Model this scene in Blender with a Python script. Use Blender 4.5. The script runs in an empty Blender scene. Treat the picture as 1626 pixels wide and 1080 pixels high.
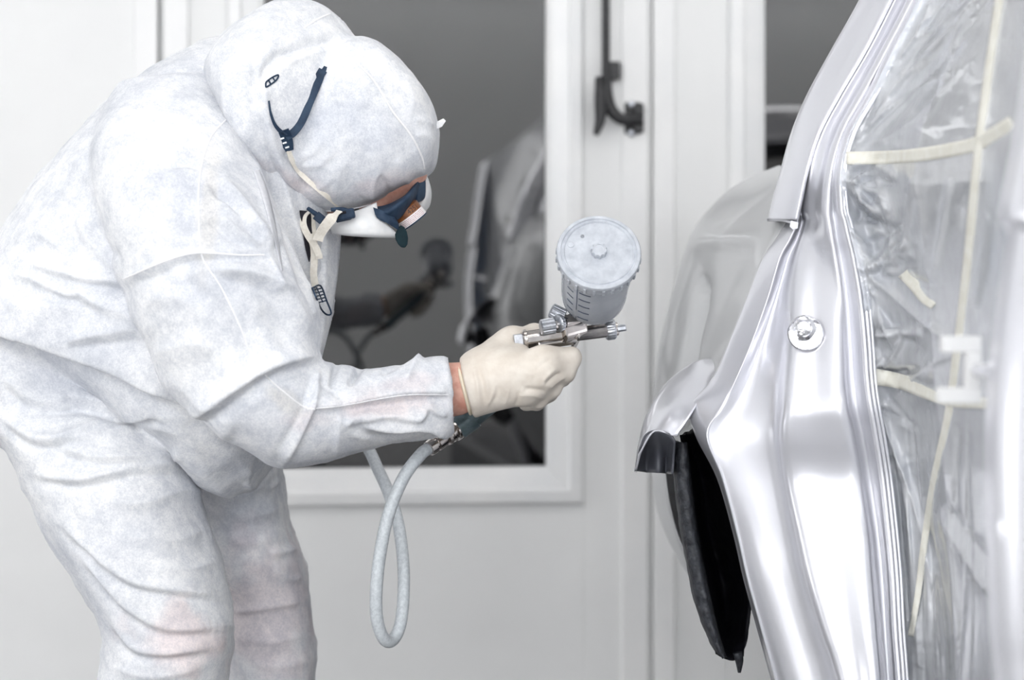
import bpy, bmesh, math, random
import numpy as np
from mathutils import Vector, Matrix
from mathutils.bvhtree import BVHTree

SC = bpy.context.scene
COL = SC.collection
random.seed(4)

# ------------------------------------------------------------------ camera
F = 1626 * 70.0 / 36.0          # focal length in pixels of the 1626 x 1080 frame
CX, HY, CAMZ = 813.0, 400.0, 1.0
cam_d = bpy.data.cameras.new('camera')
cam = bpy.data.objects.new('camera', cam_d); COL.objects.link(cam)
cam.location = (0, 0, CAMZ); cam.rotation_euler = (math.pi / 2, 0, 0)
cam_d.lens = 70.0; cam_d.sensor_width = 36.0; cam_d.sensor_fit = 'HORIZONTAL'
cam_d.shift_y = -140.0 / 1626.0
cam_d.clip_start = 0.05
cam_d.dof.use_dof = True
cam_d.dof.focus_distance = 2.36
cam_d.dof.aperture_fstop = 4.0
SC.camera = cam

# ------------------------------------------------------------------ world, exposure
w = bpy.data.worlds.new('world'); SC.world = w; w.use_nodes = True
w.node_tree.nodes['Background'].inputs[0].default_value = (0.9, 0.95, 1.0, 1)
w.node_tree.nodes['Background'].inputs[1].default_value = 0.05
SC.view_settings.view_transform = 'Standard'
SC.view_settings.look = 'None'
SC.view_settings.exposure = -0.45
SC.view_settings.gamma = 1.0
SC.view_settings.use_curve_mapping = False
LAMP = 3.6                      # radiance of the booth's ceiling lamps
SIDE_LAMP = 20.0
FILL_PANEL = 10.0                 # added fill panels out of view, on the side walls and behind the camera
try:
    SC.cycles.use_denoising = True
    SC.cycles.max_bounces = 10
    SC.cycles.caustics_reflective = False
    SC.cycles.caustics_refractive = False
except Exception:
    pass

# ------------------------------------------------------------------ helpers
def P(px, py, d):
    return np.array(((px - CX) / F * d, d, CAMZ - (py - HY) / F * d))

def proj(co):
    return CX + F * co[:, 0] / co[:, 1], HY - (co[:, 2] - CAMZ) * F / co[:, 1]

def nrm(v):
    v = np.asarray(v, float); return v / np.linalg.norm(v)

def props(o, label=None, cat=None, group=None, kind=None):
    if label: o['label'] = label
    if cat: o['category'] = cat
    if group: o['group'] = group
    if kind: o['kind'] = kind
    return o

def empty(name, loc=(0, 0, 0)):
    o = bpy.data.objects.new(name, None); COL.objects.link(o); o.location = loc
    o.empty_display_size = 0.05
    return o

def mesh(name, v, f, mat, parent=None, smooth=True, thick=0, off=0.0, bevel=0, sub=0, sharp=None):
    me = bpy.data.meshes.new(name)
    me.from_pydata([tuple(map(float, p)) for p in v], [], [tuple(int(i) for i in q) for q in f])
    me.update()
    bm = bmesh.new(); bm.from_mesh(me)
    bmesh.ops.recalc_face_normals(bm, faces=bm.faces)
    bm.to_mesh(me); bm.free()
    if mat: me.materials.append(mat)
    if smooth:
        me.polygons.foreach_set('use_smooth', [True] * len(me.polygons))
        if sharp: me.set_sharp_from_angle(angle=math.radians(sharp))
    o = bpy.data.objects.new(name, me); COL.objects.link(o)
    if parent is not None:
        o.parent = parent
        o.matrix_parent_inverse = Matrix.Translation(-Vector(parent_world(parent)))
    if thick:
        m = o.modifiers.new('s', 'SOLIDIFY'); m.thickness = thick; m.offset = off
    if bevel:
        m = o.modifiers.new('b', 'BEVEL'); m.width = bevel; m.segments = 2; m.limit_method = 'ANGLE'
    if sub:
        m = o.modifiers.new('d', 'SUBSURF'); m.levels = sub; m.render_levels = sub
    return o

def parent_world(p):
    t = Vector((0, 0, 0))
    q = p
    if q.type == 'EMPTY': t = Vector(q.location)
    return t

def cat1(ctrl, n):
    """Catmull-Rom through the control points: n samples for each span"""
    c = np.asarray(ctrl, float)
    if len(c) == 2:
        t = np.linspace(0, 1, n + 1)[:, None]; return c[0] * (1 - t) + c[1] * t
    e = np.vstack([2 * c[0] - c[1], c, 2 * c[-1] - c[-2]])
    out = []
    t = (np.arange(n) / n)[:, None]
    for i in range(len(c) - 1):
        p0, p1, p2, p3 = e[i], e[i + 1], e[i + 2], e[i + 3]
        out.append(0.5 * ((2 * p1) + (-p0 + p2) * t + (2 * p0 - 5 * p1 + 4 * p2 - p3) * t ** 2 + (-p0 + 3 * p1 - 3 * p2 + p3) * t ** 3))
    out.append(c[-1:])
    return np.vstack(out)

def cat2(grid, nr, nc):
    g = np.asarray(grid, float)
    rows = np.stack([cat1(r, nc) for r in g])
    return np.stack([cat1(rows[:, j], nr) for j in range(rows.shape[1])], axis=1)

def grid_faces(r, c, closed=False):
    f = []
    cc = c if closed else c - 1
    for i in range(r - 1):
        for j in range(cc):
            k = (j + 1) % c
            f.append((i * c + j, i * c + k, (i + 1) * c + k, (i + 1) * c + j))
    return f

def patch(name, grid, mat, parent=None, nr=6, nc=6, thick=0.002, world=False, crease=None, offset=0.0, off=0.0):
    """a smooth panel through rows of (pixel x, pixel y, distance) or of world points"""
    g = np.asarray(grid, float)
    if not world:
        g = np.array([[P(*q) for q in r] for r in g])
    s = cat2(g, nr, nc)
    R, C = s.shape[:2]
    v = s.reshape(-1, 3)
    if crease is not None:
        v = grid_displace(v, R, C, crease)
    return mesh(name, v, grid_faces(R, C), mat, parent, thick=thick, off=off)

def grid_normals(v, R, C):
    s = v.reshape(R, C, 3)
    du = np.gradient(s, axis=1); dv = np.gradient(s, axis=0)
    n = np.cross(du, dv); n /= (np.linalg.norm(n, axis=2, keepdims=True) + 1e-12)
    n = n.reshape(-1, 3)
    flip = (n * v_to_cam(v)).sum(1) < 0
    n[flip] *= -1
    return n

def v_to_cam(v):
    d = np.array([0, 0, CAMZ]) - v
    return d / np.linalg.norm(d, axis=1, keepdims=True)

def grid_displace(v, R, C, lines):
    n = grid_normals(v, R, C)
    d = crease_field(v, lines)
    return v + n * d[:, None]

def crease_field(v, lines):
    """height (m) of folds traced as lines on the side that faces the camera"""
    x, y = proj(v)
    out = np.zeros(len(v))
    for pts, amp, wb, wa in lines:
        s = cat1(pts, 10)
        t = np.gradient(s, axis=0); t /= (np.linalg.norm(t, axis=1, keepdims=True) + 1e-9)
        m = 3 * max(wb, wa)
        sel = np.where((x > s[:, 0].min() - m) & (x < s[:, 0].max() + m) & (y > s[:, 1].min() - m) & (y < s[:, 1].max() + m))[0]
        if not len(sel): continue
        q = np.stack([x[sel], y[sel]], 1)
        dx = q[:, None, 0] - s[None, :, 0]; dy = q[:, None, 1] - s[None, :, 1]
        dd = dx * dx + dy * dy
        k = dd.argmin(1); ar = np.arange(len(sel))
        sg = t[k, 0] * dy[ar, k] - t[k, 1] * dx[ar, k]
        al = np.abs(t[k, 0] * dx[ar, k] + t[k, 1] * dy[ar, k])
        sp = np.linalg.norm(np.gradient(s, axis=0), axis=1)[k] * .6
        dist = np.sqrt(sg * sg + np.maximum(al - sp, 0) ** 2)
        wd = np.where(sg > 0, wb, wa)
        u = k / (len(s) - 1)
        ends = np.clip(np.minimum(u, 1 - u) / 0.18, 0, 1)
        ends = ends * ends * (3 - 2 * ends)
        out[sel] += amp * 0.001 * np.exp(-(dist / wd) ** (1.35 if amp > 0 else 1.8)) * (0.15 + 0.85 * ends)
    return out

def frames(pts):
    p = np.asarray(pts, float)
    t = np.gradient(p, axis=0); t /= np.linalg.norm(t, axis=1, keepdims=True)
    a = np.array([0, 0, 1.0]) if abs(t[0, 2]) < 0.9 else np.array([0, 1.0, 0])
    n = nrm(np.cross(t[0], a)); N = [n]
    for i in range(1, len(p)):
        n = N[-1] - t[i] * np.dot(N[-1], t[i]); N.append(nrm(n))
    N = np.array(N); B = np.cross(t, N)
    return t, N, B

def tube_geo(pts, r, seg=10, caps=True):
    p = np.asarray(pts, float); n = len(p)
    r = np.full(n, r) if np.isscalar(r) else np.asarray(r, float)
    t, N, B = frames(p)
    v = []
    for i in range(n):
        for k in range(seg):
            a = 2 * math.pi * k / seg
            v.append(p[i] + r[i] * (math.cos(a) * N[i] + math.sin(a) * B[i]))
    f = grid_faces(n, seg, True)
    if caps:
        f.append(tuple(range(seg))[::-1]); f.append(tuple((n - 1) * seg + k for k in range(seg)))
    return v, f

def tube(name, pts, r, mat, parent=None, seg=10, n=0, sharp=50):
    if n: pts = cat1(pts, n)
    if n and not np.isscalar(r): r = cat1(np.asarray(r, float)[:, None], n)[:, 0]
    v, f = tube_geo(pts, r, seg)
    return mesh(name, v, f, mat, parent, sharp=sharp)

def lathe(name, base, axis, prof, mat, parent=None, seg=32, ref=(0, 0, 1), ribs=0, ribamp=0.0, sharp=35, ribrange=None):
    """prof: (height along axis, radius)"""
    a = nrm(axis); n = np.cross(a, ref)
    if np.linalg.norm(n) < 1e-3: n = np.cross(a, (1, 0, 0))
    n = nrm(n); b = np.cross(a, n); base = np.asarray(base, float)
    v = []
    for i, (h, r) in enumerate(prof):
        for k in range(seg):
            th = 2 * math.pi * k / seg
            rr = r
            if ribs and (ribrange is None or ribrange[0] <= i <= ribrange[1]):
                rr = r + ribamp * (1 if (k * ribs * 2 // seg) % 2 else 0)
            v.append(base + a * h + rr * (math.cos(th) * n + math.sin(th) * b))
    f = grid_faces(len(prof), seg, True)
    f.append(tuple(range(seg))[::-1]); f.append(tuple((len(prof) - 1) * seg + k for k in range(seg)))
    return mesh(name, v, f, mat, parent, sharp=sharp)

def box(name, c, ax, half, mat, parent=None, bevel=0.0, taper=1.0):
    c = np.asarray(c, float); ax = [nrm(a) for a in ax]
    v = []
    for i in (-1, 1):
        k = 1.0 if i < 0 else taper
        for j in (-1, 1):
            for l in (-1, 1):
                v.append(c + ax[0] * half[0] * i + (ax[1] * half[1] * j + ax[2] * half[2] * l) * k)
    f = [(0, 1, 3, 2), (4, 6, 7, 5), (0, 4, 5, 1), (2, 3, 7, 6), (0, 2, 6, 4), (1, 5, 7, 3)]
    return mesh(name, v, f, mat, parent, smooth=False, bevel=bevel)

def ribbon(name, pts, width, thick, mat, parent=None, n=8, side=None):
    """flat strap; side: unit vectors (or one) along the width"""
    p = cat1(pts, n); t, N, B = frames(p)
    if side is None: S = N
    else:
        S = np.asarray(side, float)
        if S.ndim == 1: S = np.tile(S, (len(p), 1))
        elif len(S) != len(p): S = cat1(S, n)
        S = S - t * (S * t).sum(1, keepdims=True); S /= np.linalg.norm(S, axis=1, keepdims=True)
    U = np.cross(t, S)
    wd = np.full(len(p), width) if np.isscalar(width) else cat1(np.asarray(width, float)[:, None], n)[:, 0]
    v = []
    for i in range(len(p)):
        for a, b in ((-.5, -.5), (.5, -.5), (.5, .5), (-.5, .5)):
            v.append(p[i] + S[i] * a * wd[i] + U[i] * b * thick)
    f = grid_faces(len(p), 4, True); k = (len(p) - 1) * 4
    f += [(3, 2, 1, 0), (k, k + 1, k + 2, k + 3)]
    return mesh(name, v, f, mat, parent, sharp=40)

def plate(name, pxs, thick, mat, parent=None, bevel=0.0006, n=1):
    """a flat piece with an outline given as (pixel x, pixel y, distance), made thick away from the camera"""
    a = np.array([P(*q) for q in pxs]); c = a.mean(0)
    nn = nrm(np.cross(a[1] - a[0], a[len(a) // 2] - a[0]))
    if nn[1] < 0: nn = -nn
    m = len(a)
    v = list(a) + list(a + nn * thick)
    f = [tuple(range(m))[::-1], tuple(range(m, 2 * m))]
    for i in range(m):
        j = (i + 1) % m; f.append((i, j, m + j, m + i))
    return mesh(name, v, f, mat, parent, smooth=False, bevel=bevel)

# value noise ---------------------------------------------------------------
_rng = np.random.RandomState(7)
_tab = _rng.rand(4096)
def vnoise(p):
    i = np.floor(p).astype(np.int64); u = p - i; u = u * u * (3 - 2 * u)
    def h(a, b, c): return _tab[(a * 73856093 ^ b * 19349663 ^ c * 83492791) & 4095]
    r = 0
    for dx in (0, 1):
        for dy in (0, 1):
            for dz in (0, 1):
                wgt = (u[:, 0] if dx else 1 - u[:, 0]) * (u[:, 1] if dy else 1 - u[:, 1]) * (u[:, 2] if dz else 1 - u[:, 2])
                r = r + wgt * h(i[:, 0] + dx, i[:, 1] + dy, i[:, 2] + dz)
    return r * 2 - 1
def fbm(p, o=3):
    return sum(vnoise(p * 2 ** k + 17.3 * k) * 0.5 ** k for k in range(o))

# signed distance shapes -> mesh (surface nets) -------------------------------
def rcone(p, a, b, ra, rb):
    a, b = np.asarray(a, float), np.asarray(b, float)
    ab = b - a; t = np.clip(((p - a) @ ab) / (ab @ ab), 0, 1)
    return np.linalg.norm(p - a - t[..., None] * ab, axis=-1) - (ra + (rb - ra) * t)
def ellip(p, c, ax, r):
    q = np.stack([((p - c) @ nrm(ax[i])) / r[i] for i in range(3)], -1)
    k = np.linalg.norm(q, axis=-1); return (k - 1) * min(r)
def smin(a, b, k):
    h = np.clip(0.5 + 0.5 * (b - a) / k, 0, 1)
    return b * (1 - h) + a * h - k * h * (1 - h)
def nets(fn, lo, hi, h):
    lo = np.asarray(lo, float); hi = np.asarray(hi, float)
    n = np.ceil((hi - lo) / h).astype(int) + 1
    ax = [lo[i] + h * np.arange(n[i]) for i in range(3)]
    g = np.stack(np.meshgrid(*ax, indexing='ij'), -1)
    v = fn(g)
    s = v < 0
    cs = [n[i] - 1 for i in range(3)]
    cnt = np.zeros(cs); acc = np.zeros(cs + [3])
    O = [(0, 0, 0), (1, 0, 0), (0, 1, 0), (1, 1, 0), (0, 0, 1), (1, 0, 1), (0, 1, 1), (1, 1, 1)]
    sl = lambda A, o: A[o[0]:o[0] + cs[0], o[1]:o[1] + cs[1], o[2]:o[2] + cs[2]]
    for i in range(8):
        for a in range(3):
            if O[i][a]: continue
            o2 = list(O[i]); o2[a] = 1; o2 = tuple(o2)
            A, B = sl(v, O[i]), sl(v, o2); m = (A < 0) != (B < 0)
            t = np.where(m, A / (A - B + 1e-20), 0)
            pos = np.zeros(cs + [3])
            for b in range(3): pos[..., b] = O[i][b]
            pos[..., a] = t
            acc += pos * m[..., None]; cnt += m
    act = cnt > 0
    idx = -np.ones(cs, int); idx[act] = np.arange(act.sum())
    base = np.stack(np.meshgrid(*[np.arange(c) for c in cs], indexing='ij'), -1)
    vert = lo + h * (base[act] + acc[act] / cnt[act][:, None])
    faces = []
    for a in range(3):
        b, c = (a + 1) % 3, (a + 2) % 3
        d = [0, 0, 0]; d[a] = 1
        A = s[:n[0] - d[0], :n[1] - d[1], :n[2] - d[2]]
        Bm = s[d[0]:, d[1]:, d[2]:]
        e = np.argwhere(A != Bm)
        e = e[(e[:, b] > 0) & (e[:, c] > 0) & (e[:, b] < cs[b]) & (e[:, c] < cs[c])]
        if not len(e): continue
        eb = np.zeros(3, int); eb[b] = 1; ec = np.zeros(3, int); ec[c] = 1
        q = [idx[tuple(x.T)] for x in (e - eb - ec, e - ec, e, e - eb)]
        q = np.stack(q, 1)
        fl = A[tuple(e.T)]
        q[~fl] = q[~fl][:, ::-1]
        faces.append(q)
    return vert, np.vstack(faces)

def mesh_np(name, v, f, mat, parent=None):
    me = bpy.data.meshes.new(name)
    me.vertices.add(len(v)); me.vertices.foreach_set('co', np.asarray(v, np.float32).ravel())
    f = np.asarray(f); k = f.shape[1]
    me.loops.add(f.size); me.loops.foreach_set('vertex_index', f.ravel().astype(np.int32))
    me.polygons.add(len(f)); me.polygons.foreach_set('loop_start', (np.arange(len(f)) * k).astype(np.int32))
    me.polygons.foreach_set('use_smooth', np.ones(len(f), bool))
    me.update(); me.validate()
    if mat: me.materials.append(mat)
    o = bpy.data.objects.new(name, me); COL.objects.link(o)
    if parent is not None:
        o.parent = parent
        o.matrix_parent_inverse = Matrix.Translation(-Vector(parent_world(parent)))
    return o

def get_np(me):
    co = np.empty(len(me.vertices) * 3, np.float32); me.vertices.foreach_get('co', co)
    no = np.empty(len(me.vertices) * 3, np.float32); me.vertices.foreach_get('normal', no)
    e = np.empty(len(me.edges) * 2, np.int32); me.edges.foreach_get('vertices', e)
    return co.reshape(-1, 3).astype(float), no.reshape(-1, 3).astype(float), e.reshape(-1, 2)

def lap(co, e, it, fac=0.5, vals=None):
    n = len(co); deg = np.bincount(e.ravel(), minlength=n).astype(float); deg[deg == 0] = 1
    x = co.copy()
    for _ in range(it):
        s = np.stack([np.bincount(e[:, 0], x[e[:, 1], k], n) + np.bincount(e[:, 1], x[e[:, 0], k], n) for k in range(x.shape[1])], 1)
        x = x + fac * (s / deg[:, None] - x)
    return x

def visible(co, no, cell=3.0, tol=0.03):
    x, y = proj(co)
    ix = np.floor(x / cell).astype(int); iy = np.floor(y / cell).astype(int)
    ix -= ix.min(); iy -= iy.min()
    W = ix.max() + 1; key = iy * W + ix
    z = np.full(W * (iy.max() + 1), 1e9); np.minimum.at(z, key, co[:, 1])
    near = co[:, 1] < z[key] + tol
    face = np.clip(((no * v_to_cam(co)).sum(1) + 0.1) / 0.25, 0, 1)
    return near * face

def loft_geo(stations, seg=28, n=5):
    """stations: ((ax,ay),(bx,by), distance, half depth[, exponent]) between two outline points of the silhouette"""
    rows = []
    for st in stations:
        a, b, d, h = st[:4]
        A, B = P(a[0], a[1], d), P(b[0], b[1], d)
        rows.append(np.concatenate([(A + B) / 2, (B - A) / 2, [h, st[4] if len(st) > 4 else 2.2]]))
    r = cat1(np.array(rows), n)
    v = []
    for q in r:
        c, hv, h, ex = q[:3], q[3:6], max(q[6], .002), q[7]
        for k in range(seg):
            t = 2 * math.pi * k / seg
            cs, sn = math.cos(t), math.sin(t)
            cs = math.copysign(abs(cs) ** (2 / ex), cs); sn = math.copysign(abs(sn) ** (2 / ex), sn)
            v.append(c + hv * cs + np.array([0, h, 0]) * sn)
    f = grid_faces(len(r), seg, True)
    f.append(tuple(range(seg))[::-1]); f.append(tuple((len(r) - 1) * seg + k for k in range(seg)))
    return v, f

def remeshed(geos, voxel):
    V, Fc = [], []
    for v, f in geos:
        k = len(V); V += list(v); Fc += [tuple(i + k for i in q) for q in f]
    me = bpy.data.meshes.new('tmp'); me.from_pydata([tuple(map(float, p)) for p in V], [], Fc); me.update()
    bm = bmesh.new(); bm.from_mesh(me); bmesh.ops.recalc_face_normals(bm, faces=bm.faces); bm.to_mesh(me); bm.free()
    o = bpy.data.objects.new('tmp', me); COL.objects.link(o)
    m = o.modifiers.new('r', 'REMESH'); m.mode = 'VOXEL'; m.voxel_size = voxel; m.use_smooth_shade = True
    dg = bpy.context.evaluated_depsgraph_get(); dg.update()
    out = bpy.data.meshes.new_from_object(o.evaluated_get(dg))
    bpy.data.objects.remove(o); bpy.data.meshes.remove(me)
    return out

def finish(me, name, mat, parent):
    me.name = name; me.materials.clear(); me.materials.append(mat)
    me.polygons.foreach_set('use_smooth', np.ones(len(me.polygons), bool))
    o = bpy.data.objects.new(name, me); COL.objects.link(o)
    if parent is not None:
        o.parent = parent
        o.matrix_parent_inverse = Matrix.Translation(-Vector(parent_world(parent)))
    return o

def set_co(me, co):
    me.vertices.foreach_set('co', np.asarray(co, np.float32).ravel()); me.update()

def bvh_of(objs):
    V, Fc = [], []
    for o in objs:
        k = len(V); V += [v.co.copy() for v in o.data.vertices]
        Fc += [tuple(i + k for i in p.vertices) for p in o.data.polygons]
    return BVHTree.FromPolygons(V, Fc)

def hit(bvh, px, py, lift=0.001, default=2.45):
    o = Vector((0, 0, CAMZ)); d = Vector(P(px, py, 1.0)) - o
    loc, n, i, dist = bvh.ray_cast(o, d.normalized())
    if loc is None: return P(px, py, default)
    return np.array(loc - d.normalized() * lift)

# ------------------------------------------------------------------ materials
def mat(name, col, rough=0.5, metal=0.0, spec=0.5, coat=0.0, ior=None, trans=0.0, sheen=0.0, alpha=1.0):
    m = bpy.data.materials.new(name); m.use_nodes = True
    b = m.node_tree.nodes['Principled BSDF']
    b.inputs['Base Color'].default_value = (*col, 1)
    b.inputs['Roughness'].default_value = rough
    b.inputs['Metallic'].default_value = metal
    b.inputs['Specular IOR Level'].default_value = spec
    b.inputs['Coat Weight'].default_value = coat
    b.inputs['Coat Roughness'].default_value = 0.05
    if ior: b.inputs['IOR'].default_value = ior
    b.inputs['Transmission Weight'].default_value = trans
    b.inputs['Sheen Weight'].default_value = sheen
    b.inputs['Alpha'].default_value = alpha
    return m

def nodes(m):
    return m.node_tree, m.node_tree.nodes['Principled BSDF']

def mottle(m, c1, c2, scale, detail=4, lo=0.35, hi=0.65, rough=0.6, bump=0.0, bscale=None, bdist=0.001, stretch=(1, 1, 1)):
    t, b = nodes(m)
    tc = t.nodes.new('ShaderNodeTexCoord'); mp = t.nodes.new('ShaderNodeMapping')
    mp.inputs['Scale'].default_value = stretch
    t.links.new(tc.outputs['Object'], mp.inputs[0])
    n = t.nodes.new('ShaderNodeTexNoise'); n.inputs['Scale'].default_value = scale
    n.inputs['Detail'].default_value = detail; n.inputs['Roughness'].default_value = rough
    t.links.new(mp.outputs[0], n.inputs['Vector'])
    r = t.nodes.new('ShaderNodeValToRGB')
    r.color_ramp.elements[0].position = lo; r.color_ramp.elements[0].color = (*c1, 1)
    r.color_ramp.elements[1].position = hi; r.color_ramp.elements[1].color = (*c2, 1)
    t.links.new(n.outputs['Fac'], r.inputs[0]); t.links.new(r.outputs[0], b.inputs['Base Color'])
    if bump:
        n2 = t.nodes.new('ShaderNodeTexNoise'); n2.inputs['Scale'].default_value = bscale or scale
        n2.inputs['Detail'].default_value = 5
        t.links.new(mp.outputs[0], n2.inputs['Vector'])
        bp = t.nodes.new('ShaderNodeBump'); bp.inputs['Strength'].default_value = bump; bp.inputs['Distance'].default_value = bdist
        t.links.new(n2.outputs['Fac'], bp.inputs['Height']); t.links.new(bp.outputs[0], b.inputs['Normal'])
    return m

M = {}
M['wall'] = mottle(mat('white_panel', (.8, .8, .8), 0.45), (.85, .855, .855), (.88, .885, .885), 3.0, bump=0.05, bscale=60)
M['trim'] = mottle(mat('white_trim', (.88, .88, .88), 0.35), (.86, .865, .87), (.90, .90, .90), 6.0)
M['frame'] = mottle(mat('painted_aluminium', (.88, .88, .88), 0.3), (.85, .86, .87), (.90, .90, .90), 9.0)
M['gap'] = mottle(mat('rubber_gap', (.2, .2, .2), 0.7), (.28, .29, .29), (.38, .39, .39), 30)
M['joint'] = mottle(mat('joint_rubber', (.5, .5, .5), 0.7), (.66, .67, .67), (.70, .71, .71), 30)
M['glass'] = mat('dark_glass', (.004, .004, .0045), 0.0, spec=0.5, ior=2.15)
M['black'] = mottle(mat('black_metal', (.02, .02, .022), 0.45), (.012, .012, .014), (.03, .03, .033), 40)
M['floor'] = mottle(mat('floor_grate', (.1, .1, .1), 0.9, spec=.03), (.18, .18, .182), (.26, .26, .26), 14, bump=0.2)
M['ceil'] = mottle(mat('ceiling_white', (.8, .8, .8), 0.7), (.78, .78, .78), (.83, .83, .83), 4)

def fabric():
    m = mat('nonwoven_fabric', (.9, .9, .92), 0.85, spec=0.15)
    t, b = nodes(m); N = t.nodes; L = t.links
    tc = N.new('ShaderNodeTexCoord')
    def noise(s, d, r, st=None):
        n = N.new('ShaderNodeTexNoise'); n.inputs['Scale'].default_value = s; n.inputs['Detail'].default_value = d; n.inputs['Roughness'].default_value = r
        L.new(tc.outputs['Object'], n.inputs['Vector']); return n
    def ramp(n, lo, c1, hi, c2):
        r = N.new('ShaderNodeValToRGB'); r.color_ramp.elements[0].position = lo; r.color_ramp.elements[0].color = (*c1, 1)
        r.color_ramp.elements[1].position = hi; r.color_ramp.elements[1].color = (*c2, 1); L.new(n.outputs['Fac'], r.inputs[0]); return r
    def mix(a, b_, mode='MULTIPLY', fac=1.0):
        x = N.new('ShaderNodeMix'); x.data_type = 'RGBA'; x.blend_type = mode; x.inputs['Factor'].default_value = fac
        L.new(a, x.inputs['A']); L.new(b_, x.inputs['B']); return x
    big = ramp(noise(7, 3, .55), .40, (.85, .86, .885), .60, (1, 1, 1))
    mid = ramp(noise(38, 9, .84), .40, (.78, .795, .825), .57, (1, 1, 1))
    fine = ramp(noise(420, 4, .85), .40, (.85, .86, .88), .58, (1, 1, 1))
    x = mix(big.outputs[0], mid.outputs[0]); x = mix(x.outputs['Result'], fine.outputs[0])
    base = N.new('ShaderNodeRGB'); base.outputs[0].default_value = (.95, .952, .957, 1)
    x = mix(x.outputs['Result'], base.outputs[0])
    at = N.new('ShaderNodeAttribute'); at.attribute_name = 'undertone'
    y = mix(x.outputs['Result'], at.outputs['Color'])
    L.new(y.outputs['Result'], b.inputs['Base Color'])
    bp = N.new('ShaderNodeBump'); bp.inputs['Strength'].default_value = 0.25; bp.inputs['Distance'].default_value = 0.0012
    L.new(noise(150, 6, .7).outputs['Fac'], bp.inputs['Height']); L.new(bp.outputs[0], b.inputs['Normal'])
    return m
M['fabric'] = fabric()
M['seam'] = mottle(mat('fabric_seam', (.95, .95, .96), 0.8, spec=.2), (.90, .90, .92), (.97, .97, .98), 200)
M['skin'] = mottle(mat('skin', (.6, .33, .25), 0.5), (.60, .29, .22), (.76, .45, .36), 70, bump=.15, bscale=300)
M['latex'] = mottle(mat('latex_glove', (.85, .78, .70), 0.45), (.71, .64, .56), (.81, .75, .67), 45, bump=.12, bscale=160, bdist=.001)
M['latexrim'] = mat('latex_rim', (.84, .76, .60), 0.45)
M['shirt'] = mottle(mat('black_shirt', (.012, .01, .02), 0.9), (.008, .007, .012), (.02, .018, .028), 80)
M['greycloth'] = mottle(mat('grey_cloth', (.5, .51, .55), 0.85, spec=.2), (.60, .61, .65), (.70, .71, .74), 120)
M['hair'] = mottle(mat('short_hair', (.06, .04, .03), 0.8), (.03, .02, .015), (.10, .07, .05), 200)
M['shoe'] = mottle(mat('shoe_leather', (.05, .05, .05), 0.6), (.03, .03, .03), (.08, .08, .08), 40)
M['navy'] = mottle(mat('navy_rubber', (.02, .05, .11), 0.6, spec=.3), (.012, .028, .06), (.032, .06, .105), 60)
M['teal'] = mottle(mat('teal_rubber', (.01, .035, .045), 0.7, spec=.2), (.004, .016, .022), (.009, .028, .036), 60)
M['maskwhite'] = mottle(mat('mask_shell', (.8, .8, .8), 0.6), (.80, .81, .82), (.86, .86, .86), 120)
M['elastic'] = mottle(mat('cream_elastic', (.83, .78, .68), 0.8), (.78, .73, .64), (.87, .83, .75), 300)
M['brown'] = mottle(mat('brown_valve', (.22, .07, .02), 0.4), (.12, .04, .018), (.30, .11, .03), 60)
M['label'] = mat('paper_label', (.86, .82, .82), 0.6)
M['ink'] = mat('ink', (.03, .02, .02), 0.6)
M['pinkink'] = mat('pink_ink', (.55, .28, .3), 0.6)
M['chrome'] = mottle(mat('nickel', (.62, .58, .54), 0.16, metal=1), (.50, .46, .43), (.74, .70, .67), 50)
M['dull'] = mottle(mat('dull_nickel', (.5, .5, .52), 0.35, metal=.9), (.36, .38, .42), (.66, .68, .72), 90)
M['gunmetal'] = mottle(mat('gunmetal', (.3, .29, .29), 0.25, metal=1), (.22, .21, .21), (.36, .34, .33), 60)
M['anod'] = mottle(mat('anodised_grey', (.13, .18, .2), 0.4, metal=.4), (.09, .13, .145), (.18, .24, .26), 70)
M['lid'] = mottle(mat('dusty_plastic_lid', (.6, .63, .68), 0.4), (.44, .47, .52), (.64, .67, .72), 70, detail=7, lo=.30, hi=.70)
M['mark'] = mat('scale_print', (.10, .12, .17), 0.5)
M['hose'] = mottle(mat('grey_hose', (.5, .54, .57), 0.4), (.55, .59, .62), (.72, .76, .79), 260)

def cup_mat():
    m = mottle(mat('dusty_clear_plastic', (.6, .63, .68), 0.2), (.70, .73, .78), (.84, .86, .90), 30, detail=5)
    t, b = nodes(m)
    tr = t.nodes.new('ShaderNodeBsdfTransparent'); tr.inputs[0].default_value = (.93, .95, .98, 1)
    mx = t.nodes.new('ShaderNodeMixShader'); mx.inputs[0].default_value = 0.55
    t.links.new(tr.outputs[0], mx.inputs[1]); t.links.new(b.outputs[0], mx.inputs[2])
    t.links.new(mx.outputs[0], t.nodes['Material Output'].inputs[0])
    return m
M['cup'] = cup_mat()

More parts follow.
